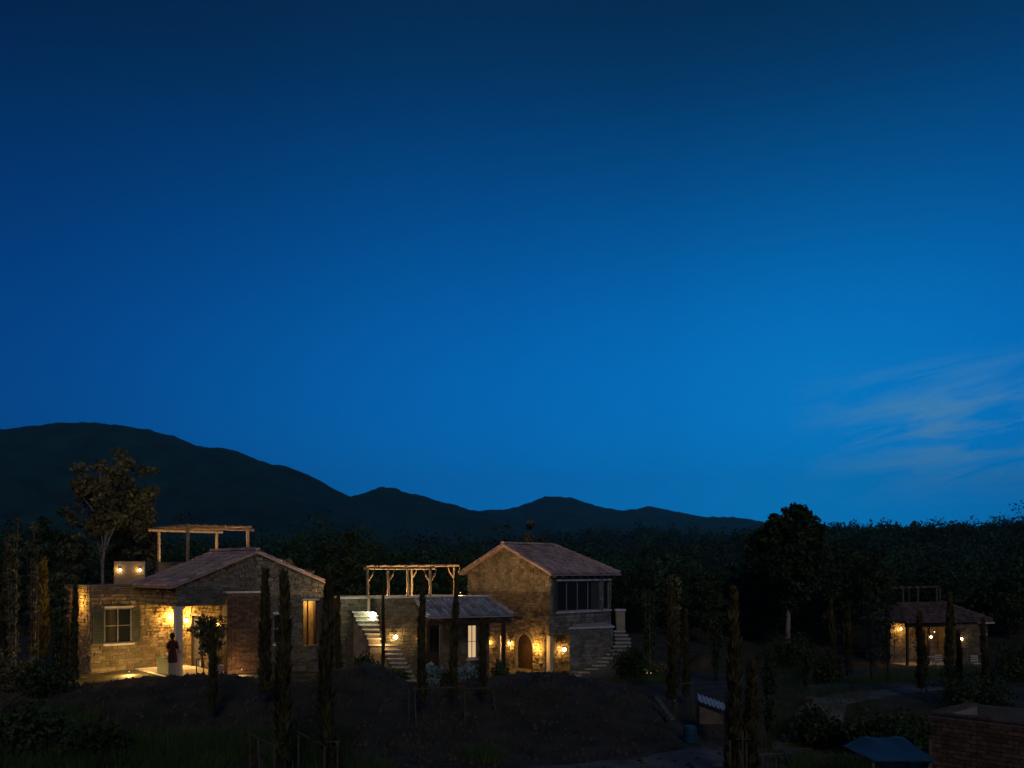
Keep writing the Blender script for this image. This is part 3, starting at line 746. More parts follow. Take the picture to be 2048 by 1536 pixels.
def shutter(fr, parent, a0, a1, b, z0, z1):
    mb = MB(); fr.box(mb, a0, a0+.05, b-.045, b-.005, z0, z1); fr.box(mb, a1-.05, a1, b-.045, b-.005, z0, z1)
    fr.box(mb, a0+.05, a1-.05, b-.045, b-.005, z0, z0+.07); fr.box(mb, a0+.05, a1-.05, b-.045, b-.005, z1-.07, z1)
    s = mb.build('shutter', M['shutter'], parent)
    n = int((z1-z0-.14)/.09)
    for i in range(n):
        z = z0+.075+i*(z1-z0-.15)/n
        m2 = MB(); p = [fr.p(a0+.05, b-.045, z), fr.p(a1-.05, b-.045, z), fr.p(a1-.05, b-.02, z+.07), fr.p(a0+.05, b-.02, z+.07)]
        m2.slab(p, (0, 0, .012)); m2.build('slat', M['shutter'], s)
    return s
wd = window(A, HL, *ww[:2], DB, *ww[2:], lintel=(.03, .09), cols=2)
shutter(A, HL, -1.88, -1.44, DB-.04, 1.5, 2.88); shutter(A, HL, -.36, -.06, DB-.04, 1.5, 2.88)
window(A, HL, *w1[:2], 0, *w1[2:], lintel=(.06, .09), cols=1, rows=2)
box1(A, 'lintel', M['slab'], HL, w2[0]-.06, w2[1]+.04, -.10, -.0, w2[3]+.012, w2[3]+.10)
# lit window: open shutters and a curtain inside
s2 = MB(); A.box(s2, w2[0]+.02, w2[0]+.06, .05, .25, w2[2], w2[3]); A.box(s2, w2[1]-.06, w2[1]-.02, .05, .25, w2[2], w2[3]); A.box(s2, 5.46, 5.51, .18, .24, w2[2], w2[3]); s2.build('window_frame', M['darkwood'], HL)
cb = MB(); 
for k in range(14):
    a = w2[0]-.1+k*.065; cb.prism([A.xy(a, 1.32+(k % 2)*.03), A.xy(a+.065, 1.35-(k % 2)*.03), A.xy(a+.065, 1.37-(k % 2)*.03), A.xy(a, 1.34+(k % 2)*.03)], 1.2, 3.2)
cb.build('curtain', M['inner'], HL)
# lamps of the left house
nv = (-A.v.x, -A.v.y, 0)
bulb(A.p(1.30, DB-.22, 2.50), HL, 175, wall=(A.v.x*.13, A.v.y*.13, 0))
bulb(A.p(PR-.16, DB-.35, 2.32), HL, 16, r=.07, wall=(A.u.x*.13, A.u.y*.13, 0))
bulb(A.p(PR-.15, 1.51, 2.33), HL, 8, r=.03, wall=(A.u.x*.12, A.u.y*.12, 0))
bulb(A.p(PR-.15, .45, 2.33), HL, 10, r=.028, wall=(A.u.x*.12, A.u.y*.12, 0))
bulb(A.p(PR+1.1, 2.6, 3.1), HL, 170, name='ceiling_lamp', col=(1, .74, .38))
bulb(A.p(5.45, .75, 3.1), HL, 28, name='ceiling_lamp')
bulb(A.p(-1.05, 2.1, FZ+.1), HL, 36, name='ground_light', r=.02, mtl='dimbulb', col=(1, .60, .15))
bulb(A.p(2.1, -.9, .62), HL, 6, name='ground_light', r=.02, mtl='dimbulb', col=(1, .56, .22))
# counter and cloth on the porch edge
box1(A, 'counter', M['shutter'], HL, -.12, .12, .55, 1.75, FZ-.3, 1.06)
cl = MB(); cl.ball(A.p(0, 1.0, 1.14), .16, 10, 6, sq=(1.2, 1.2, .5)); tag(cl.build('cloth_bundle', M['pale'], smooth=True), 'crumpled white cloth lying on the grey counter of the lit porch', 'cloth')
# terrace block, parapet and pier with two lamp niches
TN = Fr(PX(372, 36.9), 36.9, math.atan2(.665, .747))
pb = MB(); TN.box(pb, 0, 3.2, 0, .22, 3.2, 4.70); TN.box(pb, 0, .22, .22, 3.5, 3.2, 4.70); TN.box(pb, .22, 3.2, 3.28, 3.5, 3.2, 4.70); TN.box(pb, 2.98, 3.2, .22, 3.28, 3.2, 4.7); TN.box(pb, .22, 2.98, .22, 3.28, 3.3, 3.8)
pb.build('terrace_parapet', M['greyplaster'], HL)
box1(TN, 'coping', M['greyplaster'], HL, -.03, .25, -.03, 3.53, 4.705, 4.745)
TP = Fr(PX(228, 38.6), 38.6, math.atan2(.30, .95))
nic = [(.15, .33, 4.25, 4.60), (.95, 1.13, 4.25, 4.60)]
wallcore(TP, 'a', 0, .2, 0, 1.25, 3.3, 4.78, nic, TP.box(MB(), 0, 1.25, .2, .9, 3.3, 4.78)).build('terrace_pier', M['plaster'], HL)
for n_ in nic: bulb(TP.p((n_[0]+n_[1])/2, .06, 4.40), HL, 1.6, r=.055, name='niche_lamp', mtl='clearbulb', off=(0, -.12, 0))
# far end pier left of the wing
MB().prism([(PX(134, 37.), 37.), (PX(145, 37.), 37.), (PX(145, 37.), 37.25), (PX(134, 37.), 37.25)], FZ-.6, PZ(1172, 37)).build('garden_post', M['mortar'], HL)
bulb(A.p(-2.35, DB+.9, 3.1), HL, 22, name='wall_lamp', wall=(A.u.x*.38, A.u.y*.38, 0), r=.012, mtl='dimbulb')
# roof terrace pergola
def log(path, r, parent, name='beam', m='wood', n=7): return MB().tube(path, r, n).build(name, M[m], parent, smooth=False)
PT = thing('pergola', 'square timber pergola on the roof terrace of the left house', 'pergola', TN.p(1.6, 1.7, 4.745))
ZT = 6.12
for (a, b) in ((.12, .12), (2.78, .12), (.12, 3.4), (2.78, 3.4)): log([TN.p(a, b, 4.70), TN.p(a, b, ZT)], .07, PT, 'post')
for b in (.12, 3.4): log([TN.p(-.35, b, ZT+.05), TN.p(3.05, b, ZT+.05)], .065, PT)
for k in range(8): a = .0+k*.39; log([TN.p(a, -.3, ZT+.16), TN.p(a, 3.8, ZT+.16)], .045, PT, 'rafter')
bulb(TN.p(1.2, 1.0, 4.3), HL, 200, name='terrace_lamp', r=.05, col=(1, .66, .30))
bulb(TN.p(.4, -1.5+.6, 3.98), HL, 10, name='terrace_lamp', r=.03, col=(1, .66, .30), light=False)

# ------------------------------------------------------------------ MIDDLE: TERRACE HOUSE
T = Fr(-6.98, 36.0, R(25)); TG = -.7; TZ = 3.22
HM = thing('terrace_house', 'flat-roofed stone house with outside stairs, roof terrace and tiled porch, in the middle', 'house', T.p(3.3, 2.2, -.2))
dh = (3.75, 4.35, -.4, 2.05); wh = (5.60, 6.02, .58, 2.02); wh2 = (4.55, 5.05, .5, 1.9)
wallcore(T, 'a', 0, .3, 0, 6.6, TG, TZ, [dh, wh]).build('wall', M['mortar'], HM)
T.box(T.box(T.box(MB(), 0, .3, .3, 4.6, TG, TZ), .3, 6.6, 4.3, 4.6, TG, TZ), 6.3, 6.6, .3, 4.3, TG, TZ).build('wall', M['mortar'], HM)
stone_a(T, 0, -1, 0, 6.6, TG, TZ, [dh, wh], seed=11, tone=.75).build('wall_stones', M['stone'], HM, kind='stuff')
stone_b(T, 0, -1, 0, 4.6, TG, TZ, seed=12, tone=.75).build('wall_stones', M['stone'], HM, kind='stuff')
box1(T, 'terrace_floor', M['slab'], HM, .3, 6.3, .3, 4.3, 2.9, 3.0)
for k in range(9):
    a = -.05+k*.745; box1(T, 'coping_slab', M['slab'], HM, a+.004, a+.741, -.10, .36, TZ+.004, TZ+.075+rnd.uniform(-.006, .006))
# narrow lit window and door under the porch
lw = window(T, HM, *wh[:2], .0, *wh[2:], lintel=None, sill=True, cols=2, rows=2, pane='litpane', ft=.035)
sh = box1(T, 'door', M['darkwood'], HM, dh[0]+.02, dh[1]-.02, .12, .17, dh[2], dh[3]-.02)
for a in (dh[0]+.1, dh[0]+.32): box1(T, 'pane', M['glass'], sh, a, a+.18, .105, .119, .9, 1.9)
# porch with its tile roof
PA0, PA1, PB = 3.15, 6.65, -1.75; ze = 2.44
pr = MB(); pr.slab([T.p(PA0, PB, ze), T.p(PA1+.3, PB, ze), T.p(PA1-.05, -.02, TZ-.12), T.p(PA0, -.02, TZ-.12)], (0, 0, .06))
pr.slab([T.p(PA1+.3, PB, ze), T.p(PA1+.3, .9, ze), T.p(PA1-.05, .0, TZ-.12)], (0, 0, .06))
pro = pr.build('porch_roof', M['sheentile'], HM)
tiles(T.p(PA0, PB, ze+.06), T.p(PA1+.3, PB, ze+.06), T.p(PA1-.05, -.05, TZ-.06), T.p(PA0, -.05, TZ-.06), pro, M['sheentile'], 5)
ridge(T.p(PA1+.25, PB+.03, ze+.10), T.p(PA1-.1, -.05, TZ-.04), pro, M['tile'], 6)
for k in range(8): box1(T, 'rafter', M['darkwood'], HM, PA0+.1+k*.58, PA0+.2+k*.58, PB+.1, -.02, ze-.12, ze-.04)
box1(T, 'eave_beam', M['darkwood'], HM, PA0+.02, PA1+.25, PB+.12, PB+.26, ze-.26, ze-.125)
for a in (3.13, 5.56, 6.5): box1(T, 'post', M['darkwood'], HM, a, a+.14, PB+.12, PB+.26, -.5, ze-.265)
box1(T, 'post', M['board'], HM, 3.72, 3.82, PB+.16, PB+.24, -.5, ze-.265)
# left staircase: fifteen steps coming forward from the terrace
SD = Fr(PX(722, 36.6), 36.6, math.atan2(.58, .81)); SN = 15
stz = 2.72; run = .242; ris = .172
ST = MB().prism([(PX(738, 35.3), 35.3), (PX(790, 34.9), 34.9), (PX(795, 35.2), 35.2), (PX(755, 35.6), 35.6)], -.6, .9).build('staircase', M['mortar'], HM)
lsteps = [(704, 752, 1223), (708, 756, 1231.5), (712, 757, 1240), (718, 758, 1249), (725, 759, 1258), (730, 760, 1267), (734, 762, 1276),
          (737, 797, 1289), (768, 801, 1299), (771, 805, 1308), (774, 810, 1317), (779, 814, 1325.5), (784, 818, 1334), (792, 823, 1342.5), (799, 828, 1351), (805, 833, 1360)]
lsteps = [(a, b, y, 35.85-.165*i_) for i_, (a, b, y) in enumerate(lsteps)]
for i, (a, b, y, d) in enumerate(lsteps):
    z = PZ(y, d); e = .42 if i == 7 else .30
    MB().prism([(PX(a, d), d), (PX(b, d), d-.02), (PX(b, d)-.02, d+e), (PX(a, d)-.06, d+e)], z-.05, z).build('step', M['step'], ST)
    MB().prism([(PX(a, d)+.05, d+.05), (PX(b, d)-.03, d+.03), (PX(b, d)-.05, d+e-.02), (PX(a, d)+.01, d+e-.02)], -.6, z-.053).build('riser', M['stone'], ST)
# jamb of the terrace gate, flood lamp and wall lamps
MB().prism([(PX(735, 35.95), 35.95), (PX(740, 35.95), 35.95), (PX(740, 35.95), 36.05), (PX(735, 35.95), 36.05)], 2.72, 3.38).build('gate_jamb', M['wood'], HM)
bulb((PX(746, 35.75), 35.75, PZ(1231, 35.75)), HM, 4, col=(.90, 1, .68), r=.12, mtl='bulbw', name='flood_lamp', off=(-.25, -.5, .12))
bulb(T.p(2.28, -.22, 1.62), HM, 9, wall=(T.v.x*.16, T.v.y*.16, 0), r=.075, col=(1, .66, .18))
bulb((PX(762, 34.5), 34.5, PZ(1279, 34.5)), HM, 7, r=.015, mtl='dimbulb', name='step_lamp', col=(1, .62, .24))
bulb(T.p(3.35, -.14, 1.55), HM, .6, wall=(T.v.x*.1, T.v.y*.1, 0), r=.032, mtl='clearbulb')
# log pergola on the terrace
PM = thing('pergola', 'rustic log pergola with Y-shaped braces on the middle terrace', 'pergola', T.p(3.3, 1.2, 3.3))
def pp(px, y, d): return (PX(px, d), d, PZ(y, d))
def fpost(px, d, ytop, r, br):
    p0 = pp(px, 1192, d); p0 = (p0[0], p0[1], 3.0); p1 = pp(px, ytop, d)
    log([p0, ((p0[0]+p1[0])/2+.02, p0[1], (p0[2]+p1[2])/2), p1], [r*1.05, r, r*.92], PM, 'post')
    for s in br:
        e = (p1[0]+s*.27, p1[1]+s*.06, p1[2]); m_ = (p1[0]+s*.20, p1[1]+s*.04, p1[2]-.22); q = (p1[0]+s*.02, p1[1], p1[2]-.5)
        log([q, m_, e], [r*.7, r*.6, r*.5], PM, 'brace', n=6)
def on(a, b): q = T.xy(a, b); return q
for (px, d, r, br) in ((735, 36.85, .058, (1,)), (776, 37.2, .058, (1,)), (815, 37.55, .058, ()), (860, 37.9, .066, (-1, 1))): fpost(px, d, 1138.5, r, br)
for (px, d, r, br) in ((823, 40.6, .045, (1,)), (908, 41.6, .05, (-1, 1))): fpost(px, d, 1135, r, br)
log([pp(727, 1136, 36.8), pp(776, 1136.5, 37.2), pp(870, 1136, 38.0)], .062, PM)
log([pp(742, 1134, 39.8), pp(823, 1132, 40.6), pp(918, 1131, 41.7)], .055, PM)
for (a, b) in ((732, 747), (757, 772), (782, 800), (812, 822), (836, 850), (862, 896)):
    da = 36.8+(a-727)/143*1.2; db = 39.8+(b-742)/176*1.9
    log([pp(a, 1133.2, da-.25), pp(b, 1130.6, db+.25)], .035, PM, 'rafter', n=6)
bulb(T.p(1.9, .75, 3.12), HM, 110, name='terrace_lamp', mtl='dimbulb', r=.03, col=(1, .66, .30))
bulb(T.p(4.1, .75, 3.12), HM, 110, name='terrace_lamp', mtl='dimbulb', r=.03, col=(1, .66, .30))

# ------------------------------------------------------------------ TALL GABLED HOUSE
G = Fr(1.8, 42.0, R(45)); GE = 4.28; GA_ = 5.57; GW = 5.8; GL = 4.6; GG = -.9
HT = thing('gabled_house', 'two-storey stone house with clay tile roof and outside stairs, right of the terrace', 'house', G.p(2.3, 2.9, -.45))
lo = 1.27
# gable face (a = 0) running along b, arched door
arch = (1.15, 2.30, GG, 1.05)
cg = wallcore(G, 'b', 0, .3, 0.02, GW, GG, GE, [(1.15, 2.30, GG, .75), (.02, .06, 0, .01)])
cg = MB(); wallcore(G, 'b', 0, .3, .30, GW, GG, lo, [(1.15, 2.30, GG, 1.30)], cg); wallcore(G, 'b', 0, .3, 0, GW, lo, GE, [(1.15, 2.30, lo, 1.30)], cg)
cg.slab([G.p(0, 0, GE), G.p(0, GW, GE), G.p(0, GW/2, GA_)], (G.u.x*.3, G.u.y*.3, 0))
cg.build('wall', M['mortar'], HT)
# arch head: ring of stones and filled spandrels
cb_, zb_, rr_ = 1.725, .72, .575
sp = MB()
for k in range(10):
    a0 = math.pi*k/10; a1 = math.pi*(k+1)/10
    q = [(cb_+math.cos(a0)*rr_, zb_+math.sin(a0)*rr_), (cb_+math.cos(a1)*rr_, zb_+math.sin(a1)*rr_)]
    vs = [G.p(.0, q[0][0], q[0][1]), G.p(.0, q[1][0], q[1][1]), G.p(.0, q[1][0], 1.302), G.p(.0, q[0][0], 1.302)]
    sp.slab(vs, (G.u.x*.28, G.u.y*.28, 0))
sp.build('arch_spandrel', M['mortar'], HT)
for k in range(11):
    a0 = math.pi*(k+.04)/11; a1 = math.pi*(k+.96)/11
    vs = [G.p(-.06, cb_+math.cos(t)*r_, zb_+math.sin(t)*r_) for (t, r_) in ((a0, rr_), (a1, rr_), (a1, rr_+.16), (a0, rr_+.16))]
    MB().slab(vs, (G.u.x*.08, G.u.y*.08, 0)).build('arch_stone', M['darkwood'] if False else M['mortar2'], HT)
dr = box1(G, 'arched_door', M['darkwood'], HT, .20, .26, 1.15, 2.30, GG, 1.29)
for k in range(5): box1(G, 'plank', M['darkwood'], dr, .17, .198, 1.17+k*.224, 1.17+k*.224+.215, GG, 1.26)
ge = [(0, GE, 0, -9), (GW, -9, GW, GE), (GW, GE, GW/2, GA_), (GW/2, GA_, 0, GE)]
stone_b(G, 0, -1, 0, GW, lo, GA_, [(cb_-rr_-.16, cb_+rr_+.16, GG, 1.46)], ge[2:], seed=21).build('wall_stones', M['stone'], HT, kind='stuff')
stone_b(G, 0, -1, .30, GW, GG, lo, [(cb_-rr_-.02, cb_+rr_+.02, GG, 1.30), (cb_-rr_-.16, cb_+rr_+.16, .72, 1.3)], seed=22).build('wall_stones', M['stone'], HT, kind='stuff')
# side face (b = 0) running along a: big window and small one; open porch below
k1 = (.46, 3.64, 2.41, 3.86); k2 = (4.0, 4.46, 2.41, 3.86)
wallcore(G, 'a', 0, .3, .3, GL, lo, GE, [k1, k2]).build('wall', M['greyplaster'], HT)
stone_a(G, 0, -1, 0, GL, lo, GE, [k1, k2], seed=23, tone=.9).build('wall_stones', M['greystone'], HT, kind='stuff')
G.box(G.box(MB(), .3, GL, 1.35, 1.6, GG, lo), GL-.3, GL, .3, GW, GG, GE).build('wall', M['mortar'], HT)
stone_a(G, 1.35, -1, .3, GL-.3, GG, lo, seed=24, tone=1.1).build('wall_stones', M['stone'], HT, kind='stuff')
box1(G, 'wall', M['mortar'], HT, .3, GL-.3, GW-.3, GW, GG, GE)
box1(G, 'upper_floor', M['darkwood'], HT, .3, GL-.3, .3, GW-.3, lo, lo+.15)
box1(G, 'column', M['pale'], HT, -.02, .20, -.02, .20, GG, lo-.002)
def bigwin(k, cols, rows=1):
    return window(G, HT, k[0], k[1], 0, k[2], k[3], lintel=(.06, .09), sill=True, cols=cols, rows=rows)
bigwin(k1, 4); bigwin(k2, 1, 1)
shutter(G, HT, .18, .44, -.04, 2.41, 3.86)
shutter(G, HT, 3.05, 3.60, .045, 2.46, 3.80)
# roof: gable toward the left front, hipped at the far end
so_ = .34; gs = (GA_-GE)/(GW/2); gz0 = GE-so_*gs; RL = 3.5
rg = MB()
rg.slab([G.p(-.3, -so_, gz0), G.p(GL+.4, -so_, gz0), G.p(RL, GW/2, GA_), G.p(-.3, GW/2, GA_)], (0, 0, .07))
rg.slab([G.p(-.3, GW+so_, gz0), G.p(GL+.4, GW+so_, gz0), G.p(RL, GW/2, GA_), G.p(-.3, GW/2, GA_)], (0, 0, .07))
rg.slab([G.p(GL+.4, -so_, gz0), G.p(GL+.4, GW+so_, gz0), G.p(RL, GW/2, GA_)], (0, 0, .07))
rgo = rg.build('roof', M['tile'], HT)
tiles(G.p(-.3, -so_, gz0+.07), G.p(GL+.4, -so_, gz0+.07), G.p(RL, GW/2, GA_+.07), G.p(-.3, GW/2, GA_+.07), rgo, M['tile'], 8)
tiles(G.p(GL+.4, GW+so_, gz0+.07), G.p(-.3, GW+so_, gz0+.07), G.p(-.3, GW/2, GA_+.07), G.p(RL, GW/2, GA_+.07), rgo, M['tile'], 9)
ridge(G.p(-.3, GW/2, GA_+.12), G.p(RL, GW/2, GA_+.12), rgo, M['tile'], 10)
ridge(G.p(GL+.35, -so_+.05, gz0+.12), G.p(RL, GW/2, GA_+.12), rgo, M['tile'], 11)
ridge(G.p(-.28, -so_, gz0+.06), G.p(-.28, GW/2, GA_+.06), rgo, M['tile'], 12)
ridge(G.p(-.28, GW+so_, gz0+.06), G.p(-.28, GW/2, GA_+.06), rgo, M['tile'], 13)
for k in range(9): box1(G, 'rafter', M['darkwood'], HT, .1+k*.55, .2+k*.55, -so_+.04, -.01, gz0-.10, gz0-.005)
# lamps on the ground floor
bulb(G.p(-.14, 4.18, .74), HT, 24, wall=(G.u.x*.12, G.u.y*.12, 0), r=.05)
bulb(G.p(-.14, 2.60, .78), HT, 22, wall=(G.u.x*.12, G.u.y*.12, 0), r=.045)
bulb(G.p(-.3, .78, .75), HT, 24, wall=(G.u.x*.28, G.u.y*.28, 0), r=.02, mtl='clearbulb')
bulb(G.p(2.28, 1.12, .42), HT, 20, r=.085, wall=(G.v.x*.2, G.v.y*.2, 0))
bulb(T.p(5.6, .9, 3.4), HM, 50, name='terrace_lamp', r=.02, mtl='dimbulb', col=(1, .55, .18))  # lamp added on the terrace to warm the gable, not a known fixture
box1(G, 'passage_post', M['pale'], HT, -.3, -.2, 3.05, 3.15, GG, 1.15)
for k in range(3): box1(G, 'bench_slab', M['step'], HT, -.75, -.05, 3.25+0*k, 4.6, -.72+.17*k, -.60+.17*k) if k < 2 else None
# landing block with slab and curved stairs
g0 = (PX(1140, 40.0), 40.0); g1 = (PX(1226, 41.0), 41.0); 
def off(p, dx, dy): return (p[0]+dx, p[1]+dy)
lz = 1.73
G.p(0, 0, 0)
lb = [g0, g1, off(g1, -.1, 3.0), off(g0, .6, 2.2)]
LB = MB().prism(lb, GG, lz).build('landing', M['mortar'], HT)
L0 = Vector(g0); LU = (Vector(g1)-L0); LLen = LU.length; LU.normalize(); LV = Vector((-LU.y, LU.x))
stonework(lambda a, z, o: (L0.x+LU.x*a-LV.x*o, L0.y+LU.y*a-LV.y*o, z), 0, LLen, GG, lz, seed=31, tone=.95).build('landing_stones', M['greystone'], HT, kind='stuff')
MB().prism([off(g0, -.06, -.08), off(g1, .06, -.08), off(g1, -.05, 3.1), off(g0, .5, 2.3)], lz+.005, lz+.085).build('landing_slab', M['slab'], HT)
STR = MB().prism([(PX(1160, 39.3), 39.5), (PX(1225, 40.3), 40.4), (PX(1225, 40.6), 40.7), (PX(1160, 39.6), 39.9)], GG, -.3).build('curved_staircase', M['mortar'], HT)
steps = [(1146, 1164, 1351), (1157, 1180, 1344.5), (1171, 1197, 1337.5), (1184, 1213, 1330.5), (1193, 1230, 1323), (1203, 1243, 1315.5), (1212, 1253, 1308), (1220, 1260, 1300), (1226, 1262, 1292), (1229, 1263, 1284.5), (1230, 1262, 1277), (1229, 1257, 1269.5), (1227, 1252, 1262)]
for i, (a, b, y) in enumerate(steps):
    d = 38.7+i*.21; z = PZ(y, d)
    fp = [(PX(a, d), d), (PX(b, d), d+.05), (PX(b, d)+.03, d+.38), (PX(a, d)-.02, d+.36)]
    MB().prism(fp, z-.055, z).build('step', M['step'], STR)
    fp2 = [(PX(a, d)+.04, d+.05), (PX(b, d)-.02, d+.08), (PX(b, d)-.02, d+.36), (PX(a, d)+.04, d+.35)]
    MB().prism(fp2, GG, z-.058).build('riser', M['greyplaster'], STR)
d = 41.6
MB().prism([(PX(1233, d), d), (PX(1250, d), d), (PX(1250, d), d+.4), (PX(1233, d), d+.4)], GG, PZ(1222, d)).build('stair_pillar', M['plaster'], HT)
MB().prism([(PX(1231, d), d-.05), (PX(1252, d), d-.05), (PX(1252, d), d+.45), (PX(1231, d), d+.45)], PZ(1222, d)+.003, PZ(1218.5, d)).build('pillar_cap', M['slab'], HT)

# ------------------------------------------------------------------ FAR RIGHT HOUSE
E = Fr(PX(1815, 54.0), 54.0, R(14)); EG = -2.0; EE = PZ(1241, 55); ER = PZ(1207, 57)
HR = thing('small_house', 'low tile-roofed house with glowing porch among the trees at far right', 'house', E.p(2.5, 2, -1.45))
LW = 5.6
rz_ = ER
cE = MB(); wallcore(E, 'a', 1.6, 1.85, 0, 3.5, EG, EE, [(2.0, 2.6, EG, .55)], cE); wallcore(E, 'a', 0, .25, 3.5, LW+.2, EG, EE, [(5.25, 5.65, -.75, .35)], cE)
E.box(cE, 3.5, 3.75, .25, 4, EG, EE); E.box(cE, LW-.05, LW+.2, .25, 4, EG, EE); E.box(cE, 0, .25, 1.85, 4, EG, EE); E.box(cE, .25, LW, 3.8, 4.0, EG, EE)
cE.build('wall', M['mortar'], HR)
stone_a(E, 1.6, -1, .25, 3.5, EG, EE, [(2.0, 2.6, EG, .55)], seed=42).build('wall_stones', M['stone'], HR, kind='stuff')
stone_a(E, 0, -1, 3.5, LW+.2, EG, EE, [(5.25, 5.65, -.75, .35)], seed=41, tone=.7).build('wall_stones', M['stone'], HR, kind='stuff')
box1(E, 'door', M['darkwood'], HR, 2.0, 2.6, 1.7, 1.76, EG, .55)
for a in (0.05, 1.55, 3.2): box1(E, 'post', M['darkwood'], HR, a, a+.12, .1, .22, EG, EE-.1)
box1(E, 'eave_beam', M['darkwood'], HR, 0, 3.5, .08, .24, EE-.38, EE-.1)
box1(E, 'floor', M['step'], HR, 0, 3.5, 0, 1.6, EG, -1.42)
r3 = MB(); r3.slab([E.p(-.3, -.3, EE-.08), E.p(LW+.4, -.3, EE-.08), E.p(LW-1.5, 2, rz_), E.p(.9, 2, rz_)], (0, 0, .06))
r3.slab([E.p(-.3, 4.3, EE-.08), E.p(LW+.4, 4.3, EE-.08), E.p(LW-1.5, 2, rz_), E.p(.9, 2, rz_)], (0, 0, .06))
r3.slab([E.p(LW+.4, -.3, EE-.08), E.p(LW+.4, 4.3, EE-.08), E.p(LW-1.5, 2, rz_)], (0, 0, .06)); r3.slab([E.p(-.3, -.3, EE-.08), E.p(-.3, 4.3, EE-.08), E.p(.9, 2, rz_)], (0, 0, .06))
r3o = r3.build('roof', M['oldtile'], HR)
tiles(E.p(-.3, -.3, EE-.02), E.p(LW+.4, -.3, EE-.02), E.p(LW-1.5, 2, rz_+.06), E.p(.9, 2, rz_+.06), r3o, M['oldtile'], 15)
ridge(E.p(LW+.35, -.25, EE+.03), E.p(LW-1.5, 2, rz_+.1), r3o, M['oldtile'], 16)
window(E, HR, 5.25, 5.65, 0, -.75, .35, lintel=(.06, .08), cols=2, rows=2)
box1(E, 'slab', M['slab'], HR, LW-.55, LW+.35, -.42, -.04, EE-.20, EE-.10)
bulb(E.p(.55, 1.3, .72), HR, 18, r=.05, col=(1, .52, .10)); bulb(E.p(1.72, .05, PZ(1274, 54.4)), HR, 1.2, r=.06); bulb(E.p(3.72, -.2, PZ(1277, 55)), HR, 1.6, r=.065, wall=(E.v.x*.2, E.v.y*.2, 0))
bulb(E.p(2.9, 1.2, .5), HR, .8, r=.02, mtl='clearbulb')
PE = thing('pergola', 'faint timber pergola standing behind the far right house roof', 'pergola', E.p(0, 6, -1.4))
d = 60
for px in (1806, 1836, 1873): log([(PX(px, d), d, -1.2), pp(px, 1176, d)], .06, PE, 'post', 'board')
log([pp(1778, 1177, d), pp(1876, 1174, d)], .07, PE, 'beam', 'board')
for px in (1785, 1800, 1815, 1830, 1845, 1860, 1872): log([pp(px, 1173.5, d-.4), pp(px+6, 1173, d+2.6)], .045, PE, 'rafter', 'board', 6)
for px in (1812, 1874): log([(PX(px+6, d+2.2), d+2.2, -1.2), pp(px+6, 1175, d+2.2)], .055, PE, 'post', 'board')

# white garden table and chair by the far right house
d = 51; tbl = thing('garden_table', 'small white round garden table in front of the far right porch', 'table', at(1866, d)); x0, y0, z0 = at(1866, d)
MB().tube([(x0, y0, z0+.72), (x0, y0, z0+.75)], .33, 14).build('table_top', M['pale'], tbl); MB().tube([(x0, y0, z0), (x0, y0, z0+.72)], .03, 6).build('leg', M['pale'], tbl); MB().tube([(x0, y0, z0), (x0, y0, z0+.03)], .2, 10).build('base', M['pale'], tbl)
for (px, dd_, lab) in ((1880, 50.5, 'white garden chair right of the round table'), (1952, 50, 'white garden chair before the right gable of the far house')):
    x0, y0, z0 = at(px, dd_); ch = thing('garden_chair', lab, 'chair', (x0, y0, z0), 'white garden chairs')
    MB().prism([(x0-.2, y0-.2), (x0+.2, y0-.2), (x0+.2, y0+.2), (x0-.2, y0+.2)], z0+.42, z0+.46).build('seat', M['pale'], ch)
    for sx_ in (-.18, .18):
        for sy_ in (-.18, .18): MB().tube([(x0+sx_, y0+sy_, z0), (x0+sx_, y0+sy_, z0+(.9 if sy_ > 0 else .42))], .018, 5).build('leg', M['pale'], ch)
    for k in range(3): MB().prism([(x0-.18, y0+.17), (x0+.18, y0+.17), (x0+.18, y0+.19), (x0-.18, y0+.19)], z0+.55+k*.13, z0+.62+k*.13).build('back_slat', M['pale'], ch)

# ------------------------------------------------------------------ PERSON on the left porch edge
px_, py_ = PX(345, 32.45), 32.45; pz_ = max(gz(px_, py_), .42); 
PS_SC = .8
PS = thing('person', 'person in dark red tunic and cream skirt standing beside the white porch column', 'person', (px_, py_, pz_))
PS.scale = (.8, .8, 1)
bodyV = [(0, 0, .90), (0, 0, 1.05), (0, .0, 1.22), (0, -.0, 1.36), (0, 0, 1.43), (.0, .02, 1.50), (0, .025, 1.58),
         (.17, 0, 1.33), (.25, .03, 1.08), (.20, .20, .98), (-.17, 0, 1.33), (-.23, .02, 1.07), (-.20, .14, .86),
         (.09, 0, .84), (.10, .02, .47), (.10, 0, .09), (.10, .12, .03), (-.09, 0, .84), (-.10, -.02, .47), (-.10, -.05, .09), (-.10, .08, .03),
         (.20, .28, .975), (-.20, .17, .78)]
bodyE = [(0, 1), (1, 2), (2, 3), (3, 4), (4, 5), (5, 6), (3, 7), (7, 8), (8, 9), (9, 21), (3, 10), (10, 11), (11, 12), (12, 22), (0, 13), (13, 14), (14, 15), (15, 16), (0, 17), (17, 18), (18, 19), (19, 20)]
bodyR = [.14, .12, .13, .11, .05, .085, .085, .055, .042, .03, .055, .042, .03, .09, .06, .04, .03, .09, .06, .04, .03, .033, .033]
